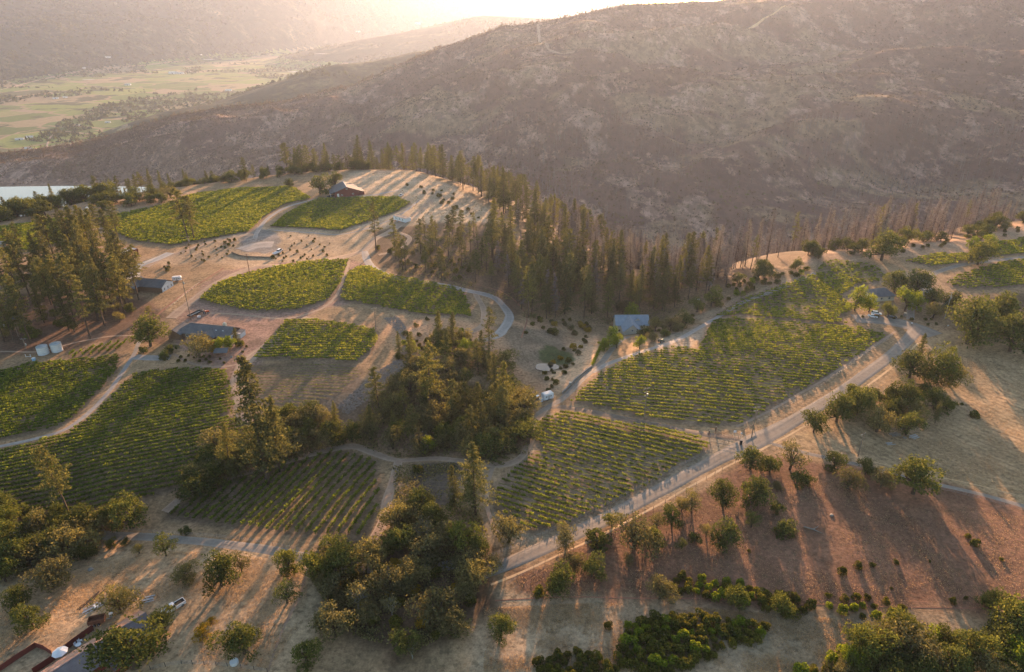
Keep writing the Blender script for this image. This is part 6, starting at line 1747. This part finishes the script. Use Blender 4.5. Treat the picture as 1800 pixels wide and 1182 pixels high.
wire('a', 'b', 1.6, 'power line between the two poles at the gate vineyard'); wire('b', 'h', 1.8, 'power line from the road junction to the pole below the clump'); wire('d', 'f', 2.0, 'power line from the tallest pole uphill to the pine pair')
wire('c', 'd', 2.5, 'power line crossing the rounded vineyard to the tallest pole')
g_ = POLES['g'][1]; gh = POLES['g'][2]; ga = base(1632, 562)
tag(MB().tube([g_ + Vector((0, 0, gh * .75)), ga], .03, 5).build('guy_wire', M_steel), 'guy wire slanting down from the steel coloured pole', 'guy wire')

def fence(pts, label, h=1.25, step=3.0, wires=(.35, .75, 1.15), pr=.06, mat=None, side=0.0, board=None, name='wire_fence'):
    a = np.array(pts, float); P = G(a[:, 0], a[:, 1])[:, :2]; L = smooth_line(P, step)
    if side:
        t = np.gradient(L, axis=0); t /= np.linalg.norm(t, axis=1)[:, None]; L = L + np.stack([t[:, 1], -t[:, 0]], 1) * side
    z = height(L[:, 0], L[:, 1]); o3 = Vector((L[len(L) // 2][0], L[len(L) // 2][1], z[len(L) // 2]))
    o = thing(name, label, 'fence', o3)
    p3 = [Vector((x, y, zz)) - o3 for (x, y), zz in zip(L, z)]
    cap = 98
    rest = MB()
    for i, p in enumerate(p3):
        if i < cap: MB().tube([p - Vector((0, 0, .2)), p + Vector((0, 0, h))], pr, 5).build('post', mat or M_postw, o)
        else: rest.tube([p - Vector((0, 0, .2)), p + Vector((0, 0, h))], pr, 5)
    if rest.v: tag(rest.build('posts', mat or M_postw, o), kind='stuff')
    if board:
        b = MB()
        for i in range(len(p3) - 1):
            A, B = p3[i], p3[i + 1]; n = Vector((-(B - A).y, (B - A).x, 0)).normalized() * .03
            b.add([A - n, B - n, B + n, A + n, A - n + Vector((0, 0, board)), B - n + Vector((0, 0, board)), B + n + Vector((0, 0, board)), A + n + Vector((0, 0, board))], [(0, 3, 2, 1), (4, 5, 6, 7), (0, 1, 5, 4), (1, 2, 6, 5), (2, 3, 7, 6), (3, 0, 4, 7)])
        b.build('boards', mat or M_postw, o)
    for k, w in enumerate(wires): MB().tube([p + Vector((0, 0, w)) for p in p3], .016, 4).build('wire', M_steel, o)
    return o
fence(main[1:7], 'wire fence along the upper edge of the sunlit road', 1.5, 2.6, side=-4.6)
fence([(880, 1022), (930, 992), (1050, 938), (1160, 878), (1260, 822), (1300, 800)], 'wire fence along the red field side of the sunlit road', 1.5, 4.5, side=2.2)
fence([(1330, 745), (1400, 706), (1460, 668), (1520, 625), (1570, 592)], 'fence between the large right vineyard and the road', 1.4, 4.0, side=0, wires=(.4, .8, 1.3))
fence([(1420, 800), (1500, 822), (1600, 848), (1700, 872), (1800, 898)], 'wire fence below the side road', 1.2, 4.0, side=0)
fence([(150, 925), (250, 935), (340, 942), (440, 952), (540, 972)], 'wire fence between the triangular vineyard and the shaded road', 1.3, 3.5)
fence([(265, 1178), (320, 1168), (400, 1172), (470, 1182)], 'dark wire fence at the bottom left edge', 1.4, 2.6, mat=M_dark)
fence([(165, 1108), (130, 1133), (90, 1165), (60, 1185)], 'tall dark board fence beside the rusty roofed shed', 1.9, 2.4, wires=(), board=1.85, mat=M_darkred, name='board_fence')
fence([(92, 1152), (64, 1138), (30, 1160), (-5, 1184)], 'brown board fence around the bottom left garden', 1.7, 2.2, wires=(), board=1.6, mat=M_darkred, name='board_fence')
fence([(240, 545), (290, 545), (330, 515), (352, 498)], 'thin fence between the dirt track and the dark roofed house', 1.1, 3.5)
fence([(407, 445), (430, 452), (480, 454)], 'low board fence around the gravel yard', 1.0, 2.5, wires=(), board=.9, name='board_fence')
def wallline(pts, w, h, mat, label, name, cat, bev=0):
    a = np.array(pts, float); P = smooth_line(G(a[:, 0], a[:, 1])[:, :2], 1.5); z = height(P[:, 0], P[:, 1]); n = len(P)
    t = np.gradient(P, axis=0); t /= np.linalg.norm(t, axis=1)[:, None]; nr = np.stack([t[:, 1], -t[:, 0]], 1) * w / 2
    mid = Vector((*P[n // 2], z[n // 2])); vs = []
    for i in range(n):
        for s_, zz in ((-1, -.3), (1, -.3), (1, h), (-1, h)): vs.append((P[i][0] + s_ * nr[i][0] - mid.x, P[i][1] + s_ * nr[i][1] - mid.y, z[i] + zz - mid.z))
    fs = [(0, 1, 2, 3), tuple(range(4 * n - 4, 4 * n))]
    for i in range(n - 1):
        for k in range(4): fs.append((4 * i + k, 4 * i + (k + 1) % 4, 4 * i + 4 + (k + 1) % 4, 4 * i + 4 + k))
    return tag(MB().add(vs, fs).build(name, mat, loc=mid), label, cat)
wallline([(988, 693), (1003, 678), (1022, 660), (1040, 646)], .5, 1.1, M_stone, 'low stone wall on the outer side of the driveway', 'stone_wall', 'wall')
for (x, y, lab) in [(1002, 679, 'stone pillar at the end of the driveway wall'), (1612, 545, 'stone gate pillar left of the gate road'), (1590, 556, 'low pillar beside the turning circle')]:
    o = thing('stone_pillar', lab, 'pillar', base(x, y)); MB().box((0, 0, .8), (.9, .9, 1.8)).build('shaft', M_stone, o); MB().box((0, 0, 1.77), (1.1, 1.1, .14)).build('cap', W_cream, o)
# hedge
a_ = np.array([(1041, 643), (1048, 628), (1056, 612), (1062, 603)], float); Lh = smooth_line(G(a_[:, 0], a_[:, 1])[:, :2], .5)
gh_ = np.random.default_rng(9); P = np.repeat(Lh, 70, 0) + gh_.normal(0, .38, (len(Lh) * 70, 2)); P = np.column_stack([P, height(P[:, 0], P[:, 1]) + gh_.uniform(0, 1.3, len(P))])
v, f = leaf_quads(P, .3, gh_); c0 = P.mean(0); tag(link('hedge', np_mesh('hedge', v - c0, f, L_lime, fattr=gh_.uniform(0, .7, len(f))), None, tuple(c0)), 'clipped green hedge along the driveway bend', 'hedge')
# gate furniture at the junction
def post_thing(x, y, h, label, name='gate_post', cat='gate post', w=.3, mat=None, top=None):
    o = thing(name, label, cat, base(x, y)); MB().box((0, 0, h / 2 - .1), (w, w, h + .2)).build('post', mat or M_rust, o)
    if top: top(o, h)
    else: MB().box((0, 0, h + .05), (w * 1.3, w * 1.3, .1)).build('cap', M_stone, o)
post_thing(1258, 758, 1.8, 'rusty gate post on the left of the vineyard track'); post_thing(1246, 765, 1.8, 'rusty gate post nearest the gate vineyard')
post_thing(1302, 782, 1.9, 'dark control box pillar where track and road meet', 'control_pillar', 'pillar', .7, M_dark)
post_thing(1302, 771, 2.0, 'white round lamp on a post behind the control pillar', 'lamp_post', 'lamp post', .12, M_steel, lambda o, h: MB().tube([(0, 0, h), (0, 0, h + .35), (0, 0, h + .55)], [.22, .26, .05], 12).build('lamp', P_white, o))
post_thing(1291, 764, 1.3, 'white square sign beside the vineyard track', 'sign', 'sign', .08, M_steel, lambda o, h: MB().box((0, -.06, h), (1.0, .05, .9)).build('panel', P_white, o))
post_thing(1602, 572, 1.0, 'white post box at the turning circle', 'post_box', 'post box', .12, M_postw, lambda o, h: MB().box((0, 0, h + .15), (.5, .6, .5)).build('box', P_white, o, bevel=.06))
post_thing(1666, 575, .8, 'small white marker at the edge of the mown field', 'marker', 'marker', .12, M_steel, lambda o, h: MB().box((0, 0, h), (.5, .3, .4)).build('cap', P_white, o))
o = thing('rail_barrier', 'pale timber rail slanting up to the junction pole', 'rail', base(1316, 755), ang((1307, 756), (1325, 746)))
MB().box((0, 0, 1.1), (6, .2, .25)).build('rail', M_postw, o)
for xx in (-2.8, 2.8): MB().box((xx, 0, .4), (.2, .2, 1.2)).build('post', M_postw, o)
o = thing('swing_gate', 'dark metal gate at the start of the vineyard track', 'gate', base(1272, 768), ang((1262, 764), (1292, 772)))
for zz in (.3, .7, 1.1, 1.45): MB().tube([(-3, 0, zz), (3, 0, zz)], .04, 6).build('rail', M_rust, o)
for xx in (-3, 0, 3): MB().tube([(xx, 0, .2), (xx, 0, 1.5)], .05, 6).build('upright', M_rust, o)
# yard clutter, bottom left
o = thing('parasol', 'open white octagonal parasol beside the rusty roofed shed', 'parasol', base(110, 1158))
b = MB(); n_ = 8; b.v = [(0, 0, 3.0)] + [(math.cos(k * math.pi / 4) * 1.75, math.sin(k * math.pi / 4) * 1.75, 2.3) for k in range(8)] + [(0, 0, 2.94)] + [(math.cos(k * math.pi / 4) * 1.75, math.sin(k * math.pi / 4) * 1.75, 2.22) for k in range(8)]
b.f = [[0, 1 + k, 1 + (k + 1) % 8] for k in range(8)] + [[9, 10 + (k + 1) % 8, 10 + k] for k in range(8)] + [[1 + k, 10 + k, 10 + (k + 1) % 8, 1 + (k + 1) % 8] for k in range(8)]
b.build('canopy', M_fab, o); MB().tube([(0, 0, 0), (0, 0, 3.1)], .04, 8).build('pole', M_steel, o); MB().tube([(0, 0, 0), (0, 0, .12)], .35, 12).build('foot', M_stone, o)
def chair(x, y, rz, lab):
    o = thing('garden_chair', lab, 'chair', base(x, y), rz)
    MB().box((0, 0, .45), (.6, .55, .07)).build('seat', P_white, o); MB().box((0, .27, .8), (.6, .06, .65)).build('backrest', P_white, o)
    for xx in (-.25, .25):
        for yy in (-.23, .23): MB().box((xx, yy, .2), (.06, .06, .44)).build('leg', P_white, o)
chair(139, 1132, .4, 'white garden chair nearest the shed wall'); chair(143, 1128, 2.2, 'white garden chair beside the board fence'); chair(134, 1136, 1.2, 'white garden chair nearest the parasol')
def table(x, y, rz, lab):
    o = thing('garden_table', lab, 'table', base(x, y), rz)
    MB().tube([(0, 0, .7), (0, 0, .76)], .65, 20).build('tabletop', P_white, o)
    for k in range(4): MB().tube([(.15 * math.cos(k * 1.57), .15 * math.sin(k * 1.57), .7), (.45 * math.cos(k * 1.57), .45 * math.sin(k * 1.57), 0)], .03, 6).build('leg', P_white, o)
table(139, 1137, 0, 'round white table between the garden chairs')
def planks(x, y, rz, lab, n, L, mat, name='timber_stack'):
    o = thing(name, lab, 'timber', base(x, y), rz); r_ = random.Random(x)
    for k in range(n): MB().box((r_.uniform(-.4, .4), (k - n / 2) * .55, .12 + (k % 2) * .16), (L * r_.uniform(.7, 1.1), .28, .16), r_.uniform(-.08, .08)).build('beam', mat, o)
planks(158, 1056, ang((145, 1067), (176, 1043)), 'long dark beams left of the greyish oak', 3, 7, M_bark); planks(163, 1068, ang((150, 1074), (176, 1060)), 'grey planks beside the long dark beams', 4, 5, M_steel)
planks(262, 1053, ang((250, 1056), (272, 1050)), 'grey sheet and boards right of the greyish oak', 4, 3.2, M_steel); planks(1572, 764, .2, 'pale rubble boards under the roadside clump, left heap', 4, 3.5, M_stone)
planks(1606, 768, .4, 'pale rubble boards under the roadside clump, right heap', 4, 3.5, M_steel); planks(1563, 780, .1, 'grey boards lying in the field below the clump', 3, 3, M_steel)
def drum(x, y, lab, mat, r_=.4, h=.95, name='drum', cat='drum'):
    o = thing(name, lab, cat, base(x, y)); MB().tube([(0, 0, -.05), (0, 0, h)], r_, 16).build('shell', mat, o)
    for zz in (.3 * h, .65 * h): MB().tube([(0, 0, zz), (0, 0, zz + .04)], r_ + .02, 16, False).build('hoop', M_steel, o)
drum(242, 1084, 'grey drum under the greyish oak', M_steel, .6, 1.1); drum(196, 1083, 'white drum under the greyish oak', P_white, .5, .9); drum(412, 1166, 'white water trough under the dark round oak', P_white, 1.0, .7, 'trough', 'trough')
drum(169, 1068, 'white bundle left of the greyish oak', P_white, .6, .6, 'bale', 'bale')
def rock(p, s, seed):
    g = np.random.default_rng(seed); import bmesh as _bm
    bm = _bm.new(); _bm.ops.create_icosphere(bm, subdivisions=2, radius=1)
    for v in bm.verts:
        k = 1 + .28 * (vnoise(v.co.x * 1.7 + seed, v.co.y * 1.7 + v.co.z * 2.3, seed) - .5) * 2
        v.co = Vector((v.co.x * s * k, v.co.y * s * .8 * k, v.co.z * s * .55 * k))
    me = bpy.data.meshes.new('rock'); bm.to_mesh(me); bm.free(); me.materials.append(M_stone); return link('rock', me, None, tuple(p), g.uniform(0, 6))
for i, (x, y, s, lab) in enumerate([(120, 979, .7, 'pale rock below the small dense oak'), (159, 1002, .9, 'flat grey rock in the left clearing'), (1590, 770, .8, 'boulder between the rubble heaps'), (78, 818, .6, 'white rock at the triangular vineyard corner'),
                                    (353, 646, .6, 'pale boulder left in the ranch garden edge'), (407, 628, .7, 'pale boulder beside the garden shelter'), (470, 818, .5, 'white stone under the tree belt'), (1052, 618, .5, 'stone at the foot of the hedge'),
                                    (1462, 906, .8, 'dark stone ring in the red field')]):
    tag(rock(base(x, y), s, i + 3), lab, 'rock')
o = thing('fallen_trunk', 'bleached forked fallen trunk lying in the red field', 'fallen trunk', base(1428, 932), -.5)
MB().tube([(-2.5, 0, .25), (0, .1, .28), (2.8, -.5, .3)], [.18, .2, .06], 7).build('trunk', M_lichen, o); MB().tube([(.1, .1, .28), (1.0, 1.4, .35), (1.4, 2.6, .3)], [.13, .1, .04], 7).build('branch', M_lichen, o)
# stone strip: rubble nobody could count
gr = np.random.default_rng(44); Q = np.concatenate([resolve([(590, 715), (620, 690), (660, 655), (700, 630), (715, 600), (690, 575), (675, 560), (700, 556), (722, 590), (728, 635), (690, 665), (650, 700), (610, 730)])])
lo, hi = Q.min(0), Q.max(0); c = gr.uniform(lo, hi, (6500, 2)); c = c[inside(Q, c[:, 0], c[:, 1])]
P = np.column_stack([c, height(c[:, 0], c[:, 1])]); s_ = gr.uniform(.25, .75, len(P))[:, None]
oct_ = np.array([[1, 0, 0], [0, 1, 0], [-1, 0, 0], [0, -1, 0], [0, 0, .8]]); vv = (P[:, None] + oct_[None] * s_[:, None] * gr.uniform(.6, 1.2, (len(P), 5, 1))).reshape(-1, 3)
ff = (np.array([[0, 1, 4], [1, 2, 4], [2, 3, 4], [3, 0, 4]])[None] + (np.arange(len(P)) * 5)[:, None, None]).reshape(-1, 3)
tag(link('rubble', np_mesh('rubble', vv, ff, mottled('grey_rubble', (.30, .235, .19), .35, .8, .9, 0, 0, .3, False))), 'strip of grey rubble along the slope edge', 'rubble', None, 'stuff')
# ------------------------------------------------------------------ haze
hm_, hnt, hout = new_mat('warm_evening_haze')
pv_ = hnt.nodes.new('ShaderNodeVolumePrincipled')
pv_.inputs['Color'].default_value = (.60, .73, 1.0, 1)
pv_.inputs['Density'].default_value = 3.8e-5
pv_.inputs['Anisotropy'].default_value = .52
hnt.links.new(pv_.outputs[0], hout.inputs['Volume'])
hz = MB().box((0, 8600, 230), (33000, 18200, 1160)).build('haze', hm_)
tag(hz, kind='stuff')
